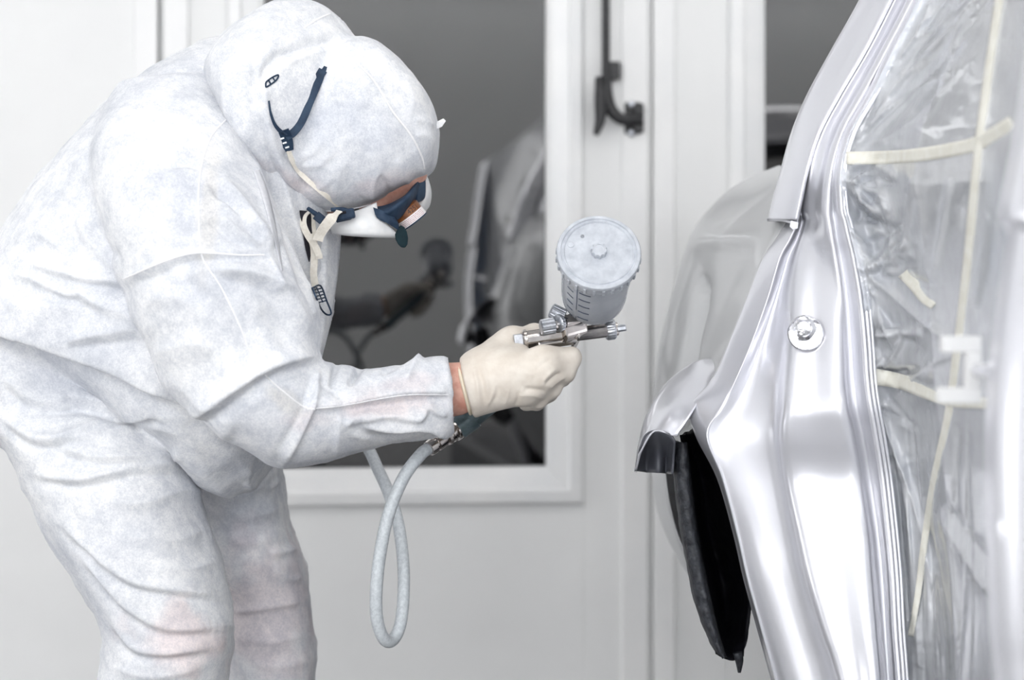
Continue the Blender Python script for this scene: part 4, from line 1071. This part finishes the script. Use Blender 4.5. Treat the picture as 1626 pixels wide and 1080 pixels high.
hfolds = [([(416, 40), (470, 36), (530, 30), (566, 58)], -6, 9, 9), ([(560, 62), (520, 66), (470, 80), (430, 100), (412, 150)], -9, 8, 10), ([(570, 66), (530, 74), (480, 88), (445, 108)], 5, 9, 7),
          ([(405, 100), (402, 160), (418, 230), (445, 290), (480, 326)], -8, 7, 7), ([(422, 120), (420, 170), (436, 230), (460, 285), (500, 325)], 6, 7, 7), ([(385, 70), (372, 120), (376, 180), (400, 240)], 6, 9, 9), ([(360, 110), (362, 170), (392, 240), (430, 300)], 5, 7, 7),
          ([(445, 240), (470, 270), (500, 305)], -5, 6, 6), ([(470, 255), (500, 240), (520, 215)], 3.5, 6, 8), ([(475, 262), (505, 262), (530, 240)], 3.5, 5, 7), ([(500, 300), (520, 290), (535, 260)], 3, 6, 6), ([(530, 325), (535, 290), (545, 255)], 3, 6, 6), ([(575, 322), (560, 290), (556, 270)], -3, 6, 6), ([(590, 320), (592, 295), (600, 270)], 3.5, 6, 6), ([(620, 310), (612, 290), (600, 280)], -3, 5, 6), ([(650, 296), (640, 270), (630, 250)], 3, 6, 6), ([(672, 280), (665, 255), (655, 235)], 3.5, 5, 5), ([(690, 230), (675, 215), (660, 215)], 3, 5, 5), ([(690, 200), (670, 190), (655, 192)], 2.5, 5, 6), ([(560, 90), (580, 130), (575, 180)], 2.5, 12, 12), ([(640, 110), (655, 150), (650, 190)], 2, 9, 9), ([(558, 94), (597, 133), (624, 178), (652, 214), (669, 247)], 3, 3, 3)]
hv = visible(c_, n_)
hd = crease_field(c_, hfolds) * hv + fbm(c_ * 16, 3) * .0022
set_co(hm, lap(c_ + n_ * hd[:, None], e_, 1, .3))
hood = finish(hm, 'hood', M['fabric'], per)
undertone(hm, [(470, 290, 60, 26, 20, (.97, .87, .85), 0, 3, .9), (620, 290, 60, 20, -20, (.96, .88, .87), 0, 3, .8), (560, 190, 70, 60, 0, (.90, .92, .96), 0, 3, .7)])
HB = bvh_of([hood])
seam([(558, 94), (575, 108), (597, 133), (624, 178), (652, 214), (669, 247), (674, 268)], .0013, hood, HB)
seam([(483, 44), (505, 30), (524, 22)], .0012, hood, HB)
seam([(500, 333), (530, 334), (566, 329), (606, 318), (642, 300), (668, 283)], .0020, hood, HB, lift=-.0015)
# the drawn-up end of the hood cord
plate('hood_tag', [(692, 206, 2.455), (694, 193, 2.455), (704, 188, 2.455), (708, 192, 2.455), (702, 201, 2.455)], .0015, M['seam'], hood)

# --- gloves ---
def hand_geo(W0, MC, FI, TH_, extra, lo, hi, h=.0016, cut=None):
    def fn(p):
        d = None
        for m_, r in MC:
            q = rcone(p, W0, m_, .026, r); d = q if d is None else smin(d, q, .016)
        for a, b, ra, rb in extra: d = smin(d, rcone(p, a, b, ra, rb), .014)
        for ch in FI:
            q = None
            for i in range(len(ch) - 1):
                s = rcone(p, ch[i][0], ch[i + 1][0], ch[i][1], ch[i + 1][1]); q = s if q is None else smin(q, s, .003)
            d = smin(d, q, .010)
        q = None
        for i in range(len(TH_) - 1):
            s = rcone(p, TH_[i][0], TH_[i + 1][0], TH_[i][1], TH_[i + 1][1]); q = s if q is None else smin(q, s, .004)
        d = smin(d, q, .012)
        return d if cut is None else np.maximum(d, (cut[0] - p) @ cut[1])
    return nets(fn, lo, hi, h)
W0 = P(748, 616, 2.347)
MC = [(P(864, 572, 2.338), .0165), (P(862, 588, 2.333), .0165), (P(850, 606, 2.334), .0155), (P(832, 622, 2.340), .0145)]
FI = [[(P(864, 572, 2.338), .0155), (P(906, 568, 2.350), .0130), (P(905, 574, 2.392), .0110), (P(880, 580, 2.412), .0095)],
      [(P(862, 588, 2.333), .0150), (P(897, 592, 2.350), .0125), (P(892, 600, 2.395), .0108), (P(866, 606, 2.412), .0098)],
      [(P(850, 606, 2.334), .0145), (P(876, 617, 2.354), .0118), (P(872, 625, 2.392), .0105), (P(848, 628, 2.408), .0095)],
      [(P(832, 622, 2.340), .0135), (P(856, 634, 2.358), .0105), (P(852, 640, 2.388), .0092), (P(834, 642, 2.402), .0082)]]
TH_ = [(P(772, 588, 2.365), .021), (P(810, 552, 2.395), .0200), (P(848, 532, 2.425), .0140), (P(886, 538, 2.445), .0105)]
ext = [(P(745, 618, 2.347), P(800, 595, 2.345), .029, .028), (P(770, 590, 2.352), P(825, 566, 2.362), .024, .015), (P(765, 585, 2.36), P(815, 545, 2.398), .024, .020)]
gv, gf = hand_geo(W0, MC, FI, TH_, ext, P(690, 700, 2.28) - np.array([0, 0, .02]), np.array([.14, 2.47, .94]), cut=(P(741, 618, 2.347), nrm((.967, 0, .25))))
gme = bpy.data.meshes.new('glove'); 
glove = mesh_np('glove', gv, gf, M['latex'], per)
c_, n_, e_ = get_np(glove.data)
c_ = lap(c_, e_, 7); set_co(glove.data, c_); c_, n_, e_ = get_np(glove.data)
gl = [([(862, 606), (872, 594), (884, 584)], 2.0, 3, 3), ([(866, 612), (878, 600), (892, 592)], -2.2, 3, 3), ([(872, 618), (884, 606), (898, 598)], 1.8, 3, 3), ([(850, 590), (862, 578), (876, 570)], -1.4, 4, 4), ([(830, 618), (850, 620), (868, 622)], -2.5, 4, 5), ([(822, 628), (845, 628), (866, 634)], 1.5, 4, 4),
      ([(752, 584), (758, 610), (762, 650)], 1.8, 3, 3), ([(758, 580), (766, 610), (770, 650)], -1.6, 3, 3), ([(766, 572), (774, 610), (778, 648)], 1.3, 3, 3), ([(784, 640), (790, 625), (792, 612)], -1.3, 3, 3), ([(800, 645), (806, 630), (808, 618)], 1.2, 3, 3), ([(816, 646), (822, 634), (822, 622)], -1.2, 3, 3), ([(772, 645), (780, 632), (784, 618)], 1.3, 3, 3), ([(850, 562), (880, 556), (905, 550)], -1.0, 5, 5), ([(800, 560), (830, 585), (850, 600)], 1.2, 9, 9), ([(795, 580), (820, 605), (835, 615)], -1.0, 8, 8)]
gd = crease_field(c_, gl) * visible(c_, n_, 2, .02) + vnoise(c_ * 90) * .0005
set_co(glove.data, c_ + n_ * gd[:, None])
props(glove, 'cream latex glove on the hand holding the gun')
# cuff of the glove with its rolled rim
GA = nrm((.967, .02, .25))
ringpts = []
c0 = P(741, 617, 2.347); a1 = nrm(np.cross(GA, (0, 1, 0))); a2 = np.cross(GA, a1)
cuffprof = [(-.003, .0288), (-.0035, .0300), (0, .0305), (.008, .0303), (.016, .0298), (.03, .0285)]
lathe('glove_cuff', c0, GA, cuffprof, M['latex'], glove, 40, ref=(0, 1, 0), sharp=80)
rim = [c0 - GA * .003 + .0300 * (math.cos(t) * a1 + math.sin(t) * a2) for t in np.linspace(0, 2 * math.pi, 49)]
tube('cuff_rim', rim, .0021, M['latexrim'], glove, 8)
# far hand, closed on the air hose
W1 = P(425, 630, 2.66)
FMC = [(P(446, 648, 2.645), .014), (P(444, 662, 2.648), .014), (P(438, 674, 2.652), .013), (P(430, 684, 2.656), .012)]
FFI = [[(m_, .013), (m_ + np.array([.018, .014, -.014]), .0105), (m_ + np.array([.006, .036, -.016]), .0095), (m_ + np.array([-.012, .040, -.008]), .0085)] for m_, r in FMC]
FTH = [(P(434, 636, 2.67), .016), (P(450, 640, 2.69), .013), (P(456, 652, 2.70), .0105), (P(454, 664, 2.705), .009)]
gv, gf = hand_geo(W1, FMC, FFI, FTH, [], P(380, 740, 2.56), np.array([-.22, 2.76, .86]), .0024)
glove2 = mesh_np('glove', gv, gf, M['latex'], per)
props(glove2, 'cream latex glove on the far hand')
# shoes
for A_, dx in ((ANn, 0), (ANf, 0)):
    x0, y0 = A_[0], A_[1]
    def sfn(p, x0=x0, y0=y0):
        d = rcone(p, (x0 - .03, y0, .05), (x0 + .14, y0 - .01, .035), .048, .038)
        d = smin(d, rcone(p, (x0, y0, .05), (x0 + .005, y0, .12), .046, .05), .03)
        return np.maximum(d, .002 - p[..., 2])
    sv, sf = nets(sfn, (x0 - .1, y0 - .08, -.012), (x0 + .21, y0 + .08, .18), .006)
    mesh_np('shoe', sv, sf, M['shoe'], per)

# ================================================================== SPRAY GUN
gun = empty('spray_gun', tuple(P(900, 535, 2.405)))
props(gun, 'metal gravity-feed spray gun with a clear paint cup in the painter\'s gloved hand', 'spray gun')
A = nrm((.02, -.875, .485))                     # cup axis, towards the lid
LIDC = P(951, 400, 2.285)
BB = nrm(P(975, 522, 2.412) - P(835, 541, 2.400))   # barrel, towards the nozzle
CU = nrm(A - BB * (A @ BB)); CS = np.cross(BB, CU)
H_ = .128
cupb = LIDC - A * H_
# paint cup: thin open wall with rounded foot
r1, r2 = .0425, .0390
prof = [(.000, .012), (.001, .022), (.004, .029), (.010, .0345), (.018, .0375), (.03, r2), (.075, .0405), (H_ - .012, r1), (H_ - .012, r1 - .0016), (.075, .0389), (.03, r2 - .0016), (.018, .0359), (.011, .033), (.006, .028), (.003, .02), (.0025, .010)]
lathe('cup', cupb, A, prof, M['cup'], gun, 56, sharp=60)
lathe('paint', cupb, A, [(.003, .010), (.004, .020), (.007, .0275), (.012, .0325), (.02, .035), (.045, .0362), (.0455, .034), (.046, .001)], M['paintfill'], gun, 40)
# printed scale on the cup wall
tocam = nrm(np.array([0, 0, CAMZ]) - cupb)
fr = nrm(tocam - A * (tocam @ A)); sd = np.cross(A, fr); sd = sd if sd[0] > 0 else -sd
def on_cup(h, ang, lift=.0004):
    r = np.interp(h, [.010, .018, .03, .075, H_], [.0345, .0375, r2, .0405, r1]) + lift
    return cupb + A * h + r * (math.cos(ang) * fr + math.sin(ang) * sd)
scale_ = []
def cup_strip(name, h0, h1, a0, a1, n=6):
    v = []
    for i in range(n + 1):
        a = a0 + (a1 - a0) * i / n
        for h in (h0, h1): v.append(on_cup(h, a))
    f = [(2 * i, 2 * i + 2, 2 * i + 3, 2 * i + 1) for i in range(n)]
    return mesh(name, v, f, M['mark'], cupo, thick=.0003)
cupo = [o for o in gun.children if o.name.startswith('cup')][0]
for h in (.030, .046, .062, .078, .094):
    cup_strip('scale_mark', h - .0011, h + .0011, -.42, -.08)
    cup_strip('scale_mark', h - .0011 - .008, h + .0007 - .008, -.86, -.62)
cup_strip('scale_mark', .020, .108, -.50, -.47, 2)
# screw lid with ribbed skirt, raised rim and vent cap
R0 = .0475
lid = lathe('lid', LIDC - A * .016, A, [(0, R0 - .003), (.0004, R0), (.010, R0), (.0104, R0 + .0012), (.0135, R0 + .0014), (.0155, R0 + .0004), (.0165, R0 - .0018), (.0165, R0 - .0035), (.0150, R0 - .0042), (.0150, R0 - .0055), (.0160, R0 - .0062), (.0160, R0 - .0072), (.0146, R0 - .0085), (.0150, .02), (.0154, .008)], M['lid'], gun, 96)
for k in range(28):
    th = 2 * math.pi * k / 28
    u = math.cos(th) * fr + math.sin(th) * sd; w_ = np.cross(A, u)
    box('grip_rib', LIDC - A * .0105 + u * (R0 + .0008), (A, u, w_), (.0048, .0012, .0016), M['lid'], lid, .0005)
lathe('vent_cap', LIDC - A * .001, A, [(0, .0072), (.0005, .0082), (.0062, .0082), (.0072, .0074), (.0072, .0066), (.0066, .0062), (.0068, .001)], M['lid'], lid, 60, ribs=10, ribamp=.0011, ribrange=(1, 3))
for (dx, dy, r) in ((-.021, .0185, .0022), (-.033, .006, .0042)):
    p_ = LIDC - A * .0012 + sd * dx + nrm(np.cross(sd, A)) * dy * (1 if nrm(np.cross(sd, A))[2] > 0 else -1)
    lathe('lid_boss', p_, A, [(0, r), (.0008, r), (.0009, r - .0008), (.0005, r - .0012), (.0005, .0003)], M['dull'] if r < .003 else M['lid'], lid, 20)
# gun body
def G(px, py, d=2.405): return P(px, py, d - .032 * min(max((940 - px) / 60, 0), 1))
def prism(name, a, b, hw, hh, m, up=CU, bevel=.002, ch=.45):
    """eight-sided bar from a to b"""
    a, b = np.asarray(a), np.asarray(b); t = nrm(b - a); u = nrm(up - t * (up @ t)); s = np.cross(t, u)
    o = [(-1, -ch), (-ch, -1), (ch, -1), (1, -ch), (1, ch), (ch, 1), (-ch, 1), (-1, ch)]
    v = [c + s * x * hw + u * y * hh for c in (a, b) for x, y in o]
    f = [(i, (i + 1) % 8, 8 + (i + 1) % 8, 8 + i) for i in range(8)] + [tuple(range(8))[::-1], tuple(range(8, 16))]
    return mesh(name, v, f, m, gun, smooth=False, bevel=bevel)
SUP = nrm(np.array([-BB[2], 0, BB[0]]))           # upwards in the picture, square to the barrel
prism('body', G(829, 541), G(905, 529), .013, .0105, M['chrome'], SUP)
prism('body_shoulder', G(886, 527), G(922, 517), .015, .0155, M['chrome'], SUP, .003)
prism('body_neck', G(905, 532), G(968, 524), .010, .0085, M['gunmetal'], SUP, .003)
prism('body_base', G(850, 548), G(912, 539), .011, .006, M['chrome'], SUP)
box('end_cap', G(823, 542), (BB, SUP, np.cross(BB, SUP)), (.0055, .0085, .0095), M['dull'], gun, .0015)
lathe('cap_ring', G(831, 541), BB, [(0, .0118), (.001, .0128), (.004, .0128), (.005, .0118)], M['chrome'], gun, 24)
def knob(name, a, b, r, m, n=18):
    a, b = np.asarray(a), np.asarray(b); L = np.linalg.norm(b - a)
    o = lathe(name, a, b - a, [(0, r * .72), (.0006, r * .9), (.0016, r), (L - .001, r), (L, r * .85)], m, gun, 4 * n, ribs=n, ribamp=r * .07, ribrange=(2, 3), sharp=25); return o
knob('fluid_knob', G(858, 521, 2.390), G(881, 517, 2.393), .0092, M['dull'])
knob('lock_ring', G(884, 514, 2.393), G(891, 512.5, 2.394), .0098, M['dull'])
tube('knob_stem', [G(876, 518, 2.392), G(908, 512, 2.396)], .0056, M['chrome'], gun, 16)
tube('needle_seat', [G(893, 512.5, 2.394), G(918, 507, 2.398)], .0088, M['chrome'], gun, 20)
knob('fan_knob', G(874, 492, 2.408), G(896, 503, 2.400), .0085, M['dull'])
tube('cup_neck', [cupb - A * .022 + np.array([0, 0, -.004]), cupb - A * .010, cupb + A * .002], [.012, .011, .0125], M['chrome'], gun, 24)
lathe('air_cap_ring', G(960, 524.5), BB, [(0, .0085), (.001, .0115), (.003, .0120), (.011, .0120), (.013, .0110), (.0135, .008)], M['dull'], gun, 72, ribs=18, ribamp=.0007, ribrange=(2, 3))
lathe('air_cap', G(977, 522.5), BB, [(0, .0085), (.003, .0080), (.0045, .004), (.0065, .003), (.007, .001)], M['chrome'], gun, 24)
for s in (-1, 1):
    prism('air_horn', G(979, 522.2) + np.cross(BB, SUP) * s * .006, G(993, 520.2) + np.cross(BB, SUP) * s * .006, .0022, .0040, M['dull'], SUP, .001)
lathe('pivot_screw', G(916, 533, 2.392), (0, -1, 0), [(0, .0042), (.003, .0042), (.0036, .003)], M['chrome'], gun, 20)
ribbon('trigger', [P(918, 536, 2.385), P(908, 556, 2.418), P(890, 580, 2.432), P(876, 596, 2.45)], .012, .003, M['chrome'], gun, 6, side=(.6, .6, .5))
# handle running down behind the hand to the air inlet
HA, HBp = P(882, 556, 2.400), P(736, 672, 2.428)
prism('handle', HA, HBp, .0135, .0135, M['anod'], np.array([.6, 0, .8]), .005)
tube('handle_end', [P(752, 661, 2.427), P(728, 679, 2.428)], .0150, M['anod'], gun, 20)
IN = nrm(P(681, 713, 2.40) - P(728, 679, 2.428))
ib = P(728, 679, 2.428)
LI = np.linalg.norm(P(681, 713, 2.40) - ib)
lathe('air_inlet', ib, IN, [(0, .0125), (.004, .0135), (.009, .0135), (.010, .0105), (.013, .0105), (.0135, .0118), (.016, .0118), (.0165, .0105), (.019, .0105), (.0195, .0118), (.023, .0112), (.0235, .0085), (.027, .0085)], M['chrome'], gun, 32)
lathe('hose_coupler', ib + IN * .026, IN, [(0, .0085), (.001, .0100), (.012, .0100), (.0125, .0082), (.016, .0082), (.0165, .0098), (LI - .026, .0094), (LI - .025, .0075)], M['chrome'], gun, 6 * 6, ribs=0)

# ================================================================== AIR HOSE
hp = [(683, 711, 2.402), (668, 722, 2.39), (640, 760, 2.375), (616, 820, 2.37), (602, 890, 2.37), (597, 950, 2.372), (600, 990, 2.378), (611, 1016, 2.39), (624, 1016, 2.405), (636, 990, 2.42), (641, 940, 2.44), (640, 890, 2.46), (632, 830, 2.49), (616, 780, 2.52), (600, 745, 2.55), (586, 715, 2.58), (565, 685, 2.61), (530, 664, 2.64), (490, 656, 2.67), (452, 662, 2.685), (425, 690, 2.70), (405, 760, 2.80), (395, 900, 2.88), (390, 1100, 2.92), (370, 1300, 2.94), (330, 1440, 2.95), (240, 1462, 2.95), (60, 1462, 2.95), (-300, 1462, 2.95)]
hpts = cat1(np.array([P(*q) for q in hp]), 10)
hpts[:, 2] = np.maximum(hpts[:, 2], .010)
props(tube('air_hose', hpts, .0076, M['hose'], None, 14), 'grey braided air hose looping down from the spray gun handle', 'hose')

# ================================================================== RESPIRATOR
def PZ(px, py, d, lift=.004):
    h = hit(CB, px, py, lift, 9.0)[1]; return P(px, py, min(d, h))

rs = empty('respirator', tuple(P(600, 345, 2.45)))
props(rs, 'white and navy half-mask respirator with cream elastic straps on the painter\'s face', 'respirator')
# near cheek of the shell
shell = patch('shell', [[(524, 352, 2.425), (545, 342, 2.405), (570, 334, 2.398), (598, 322, 2.405)], [(524, 358, 2.412), (548, 355, 2.385), (575, 348, 2.378), (602, 342, 2.39)], [(526, 365, 2.412), (552, 366, 2.38), (584, 364, 2.375), (616, 357, 2.392)],
               [(528, 370, 2.418), (556, 373.5, 2.388), (594, 375.5, 2.388), (635, 376, 2.41)], [(530, 367, 2.44), (556, 372, 2.44), (594, 373, 2.45), (633, 373, 2.45)]], M['maskwhite'], rs, 7, 7, .002)
patch('far_shell', [[(668, 276, 2.50), (674, 274, 2.49), (678, 280, 2.49)], [(668, 300, 2.48), (678, 300, 2.475), (684, 304, 2.50)], [(664, 318, 2.475), (674, 320, 2.47), (682, 325, 2.50)], [(655, 328, 2.47), (664, 335, 2.468), (674, 337, 2.49)]], M['maskwhite'], rs, 6, 6, .002)
# soft navy face seal bulging over the nose
patch('face_seal', [[(592, 330, 2.42), (615, 326, 2.41), (643, 311, 2.415), (661, 290, 2.45)], [(595, 336, 2.395), (618, 333, 2.385), (646, 312, 2.395), (664, 290, 2.44)], [(598, 343, 2.39), (620, 342, 2.39), (648, 322, 2.40), (664, 300, 2.44)], [(604, 349, 2.39), (626, 351, 2.40), (646, 334, 2.415), (662, 312, 2.445)]], M['navy'], rs, 7, 7, .002)
patch('cheek_seal', [[(593, 330, 2.392), (606, 334, 2.385), (626, 345, 2.395)], [(596, 341, 2.384), (611, 347, 2.382), (632, 355, 2.395)], [(602, 348, 2.384), (616, 355, 2.384), (633, 366, 2.40)]], M['navy'], rs, 6, 6, .002)
patch('far_seal', [[(660, 290, 2.44), (668, 282, 2.45), (674, 276, 2.46)], [(662, 305, 2.435), (668, 300, 2.445), (675, 296, 2.455)], [(661, 318, 2.435), (668, 314, 2.445), (674, 312, 2.455)], [(656, 328, 2.435), (662, 322, 2.445), (670, 318, 2.46)]], M['navy'], rs, 6, 6, .002)
# exhalation valve: brown barrel with printed band
VA = nrm((.60, .12, -.79)); VB_ = P(640, 328, 2.425)
valve = lathe('valve', VB_, VA, [(0, .014), (.004, .0180), (.0185, .0180), (.0185, .0170)], M['brown'], rs, 40)
lathe('label_band', VB_ + VA * .0128, VA, [(0, .0182), (0, .0185), (.0095, .0185), (.0095, .0182)], M['label'], valve, 40)
lathe('valve_rim', VB_ + VA * .022, VA, [(0, .0184), (.0004, .0187), (.0016, .0187), (.002, .017), (.002, .001)], M['navy'], valve, 40)
vt = nrm(np.array([0, 0, CAMZ]) - VB_); vf = nrm(vt - VA * (vt @ VA)); vs = np.cross(VA, vf); vs = vs if vs[0] > 0 else -vs
def on_valve(h, ang, r): return VB_ + VA * h + r * (math.cos(ang) * vf + math.sin(ang) * vs)
def glyphs(txt, h, a0, size, r, m, name):
    """print bent round the barrel: letters from a text curve, wrapped"""
    cu = bpy.data.curves.new('t', 'FONT'); cu.body = txt; cu.size = size; cu.resolution_u = 2
    o = bpy.data.objects.new('t', cu); COL.objects.link(o)
    dg = bpy.context.evaluated_depsgraph_get(); dg.update()
    me = bpy.data.meshes.new_from_object(o.evaluated_get(dg)); bpy.data.objects.remove(o)
    bm = bmesh.new(); bm.from_mesh(me); bmesh.ops.triangulate(bm, faces=bm.faces)
    v = [on_valve(h - q.co.y, a0 + q.co.x / r, r) for q in bm.verts]; bm.verts.index_update()
    f = [[x.index for x in t.verts] for t in bm.faces]; bm.free()
    return mesh(name, v, f, m, valve, smooth=False)
glyphs('4251', .0112, -.02, .0085, .0182, M['ink'], 'lettering')
for k, h in enumerate((.0145, .0164, .0183, .0202)):
    seg_ = []
    rr = random.Random(k)
    a = -1.0
    v, f = [], []
    while a < 1.0:
        wv = rr.uniform(.03, .14)
        i0 = len(v)
        for (hh, aa) in ((h, a), (h, a + wv), (h + .0007, a + wv), (h + .0007, a)): v.append(on_valve(hh, aa, .01865))
        f.append((i0, i0 + 1, i0 + 2, i0 + 3)); a += wv + rr.uniform(.03, .06)
    mesh('print_line', v, f, M['pinkink'], valve, smooth=False)
# tongue below the valve
tp = [(636, 357), (642, 361), (646, 368), (648, 378), (647, 388), (643, 393.5), (637, 393), (632, 388), (628, 380), (627, 372), (631, 364)]
plate('pull_tab', [(x, y, 2.398) for x, y in tp], .004, M['teal'], rs, .0012)
# head harness: navy yoke over the hood, cream cord, buckles and hanging elastic
def over(pts, lift): return [hit(HB, x, y, lift, 2.42) for x, y in pts]
ribbon('yoke_strap', over([(517, 106), (508, 125), (492, 160), (478, 190), (464, 208), (452, 216)], .0012), [.004, .0085, .0105, .0125, .0140, .0130], .0018, M['navy'], rs, 8, side=(.8, 0, -.45))
ribbon('yoke_strap', over([(427, 160), (430, 180), (437, 200), (450, 215)], .0012), [.0018, .0026, .005, .012], .0018, M['navy'], rs, 8, side=(.9, 0, -.3))
ribbon('yoke_end', over([(448, 208), (454, 222), (460, 239)], .0016), [.016, .016, .0095], .0022, M['navy'], rs, 8, side=(.93, 0, .35))
box('strap_buckle', hit(HB, 509, 118, .002), ((.5, 0, .85), (.85, 0, -.5), (0, 1, 0)), (.006, .0052, .0018), M['navy'], rs, .0006)
for (x, y) in ((448, 220), (452, 227), (456, 234)):
    box('ladder_tooth', hit(HB, x, y, .0032), ((.95, 0, .3), (-.3, 0, .95), (0, 1, 0)), (.0024, .0010, .0006), M['maskwhite'], rs, .0003)
loop = [(422, 136), (423, 130), (432, 123), (441, 119), (442, 122), (438, 128), (430, 134), (423, 138), (422, 136)]
tube('ladder_loop', over(loop, .0015), .0010, M['navy'], rs, 6, 4)
for (a_, b_) in (((427, 128), (430, 134)), ((433, 123), (437, 129))): tube('ladder_rung', over([a_, b_], .0015), .0010, M['navy'], rs, 6, 2)
ribbon('elastic_cord', over([(458, 239), (464, 255), (476, 274), (500, 296), (522, 314), (545, 333)], .0014), .0058, .0016, M['elastic'], rs, 8, side=(.7, 0, .7))
# buckles below the ear
box('strap_buckle', P(547, 341, 2.372), ((.97, -.1, .18), (-.18, 0, .97), (0, 1, 0)), (.0125, .0062, .006), M['navy'], rs, .0022)
box('buckle_slot', P(543, 338, 2.366), ((.97, -.1, .18), (-.18, 0, .97), (0, 1, 0)), (.0050, .0016, .0020), M['shirt'], rs, .0006)
tube('buckle_bar', [P(526, 333, 2.372), P(543, 332, 2.37), P(558, 336, 2.37)], .0024, M['navy'], rs, 8, 4)
plate('jaw_guard', [(532, 350, 2.378), (556, 342, 2.374), (561, 345, 2.374), (557, 349, 2.376), (535, 354, 2.380)], .003, M['navy'], rs)
tube('side_buckle', [P(489, 331, 2.39), P(500, 339, 2.385), P(507, 345, 2.383)], [.0024, .003, .003], M['navy'], rs, 8, 4)
box('strap_buckle', P(507, 346, 2.382), ((.75, 0, -.6), (.6, 0, .75), (0, 1, 0)), (.0055, .0055, .0035), M['navy'], rs, .001)
ribbon('elastic_strap', [PZ(539, 335, 2.362), PZ(528, 345, 2.358), PZ(516, 360, 2.360), PZ(507, 374, 2.364), PZ(504, 382, 2.366)], .0128, .0014, M['elastic'], rs, 8, side=(.86, 0, .52))
ribbon('elastic_strap', [PZ(489, 336, 2.398), PZ(482, 344, 2.388), PZ(482, 358, 2.380), PZ(489, 374, 2.378), PZ(500, 390, 2.380), PZ(506, 404, 2.382), PZ(507, 411, 2.384)], .0080, .0014, M['elastic'], rs, 8, side=(.95, .1, .2))
ribbon('elastic_strap', [PZ(492, 372, 2.386), PZ(498, 392, 2.386), PZ(499, 415, 2.386), PZ(498, 435, 2.386), PZ(501, 456, 2.386)], .0085, .0014, M['elastic'], rs, 8, side=(1, 0, .1))
ribbon('elastic_strap', [PZ(494, 336, 2.402), PZ(495, 352, 2.400), PZ(497, 372, 2.398), PZ(499, 390, 2.394)], .0085, .0014, M['elastic'], rs, 8, side=(1, 0, 0))
# ladder-lock clip at the strap's end
K = lambda x, y: PZ(420 + x / 4.153, 260 + y / 4.153, 2.383)
clip = tube('strap_clip', [K(*q) for q in ((315, 820), (370, 805), (410, 905), (440, 985), (410, 995), (375, 960), (345, 895), (315, 820))], .0011, M['navy'], rs, 8, 4)
for k in range(5):
    t = k / 4; a_ = (320 + 40 * t, 835 + 80 * t); b_ = (374 + 36 * t, 822 + 80 * t)
    tube('clip_rung', [K(*a_), K((a_[0] + b_[0]) / 2, (a_[1] + b_[1]) / 2), K(*b_)], .0008, M['navy'], clip, 6)
tube('clip_rung', [K(343, 815), K(362, 860), K(385, 915)], .0008, M['navy'], clip, 6)
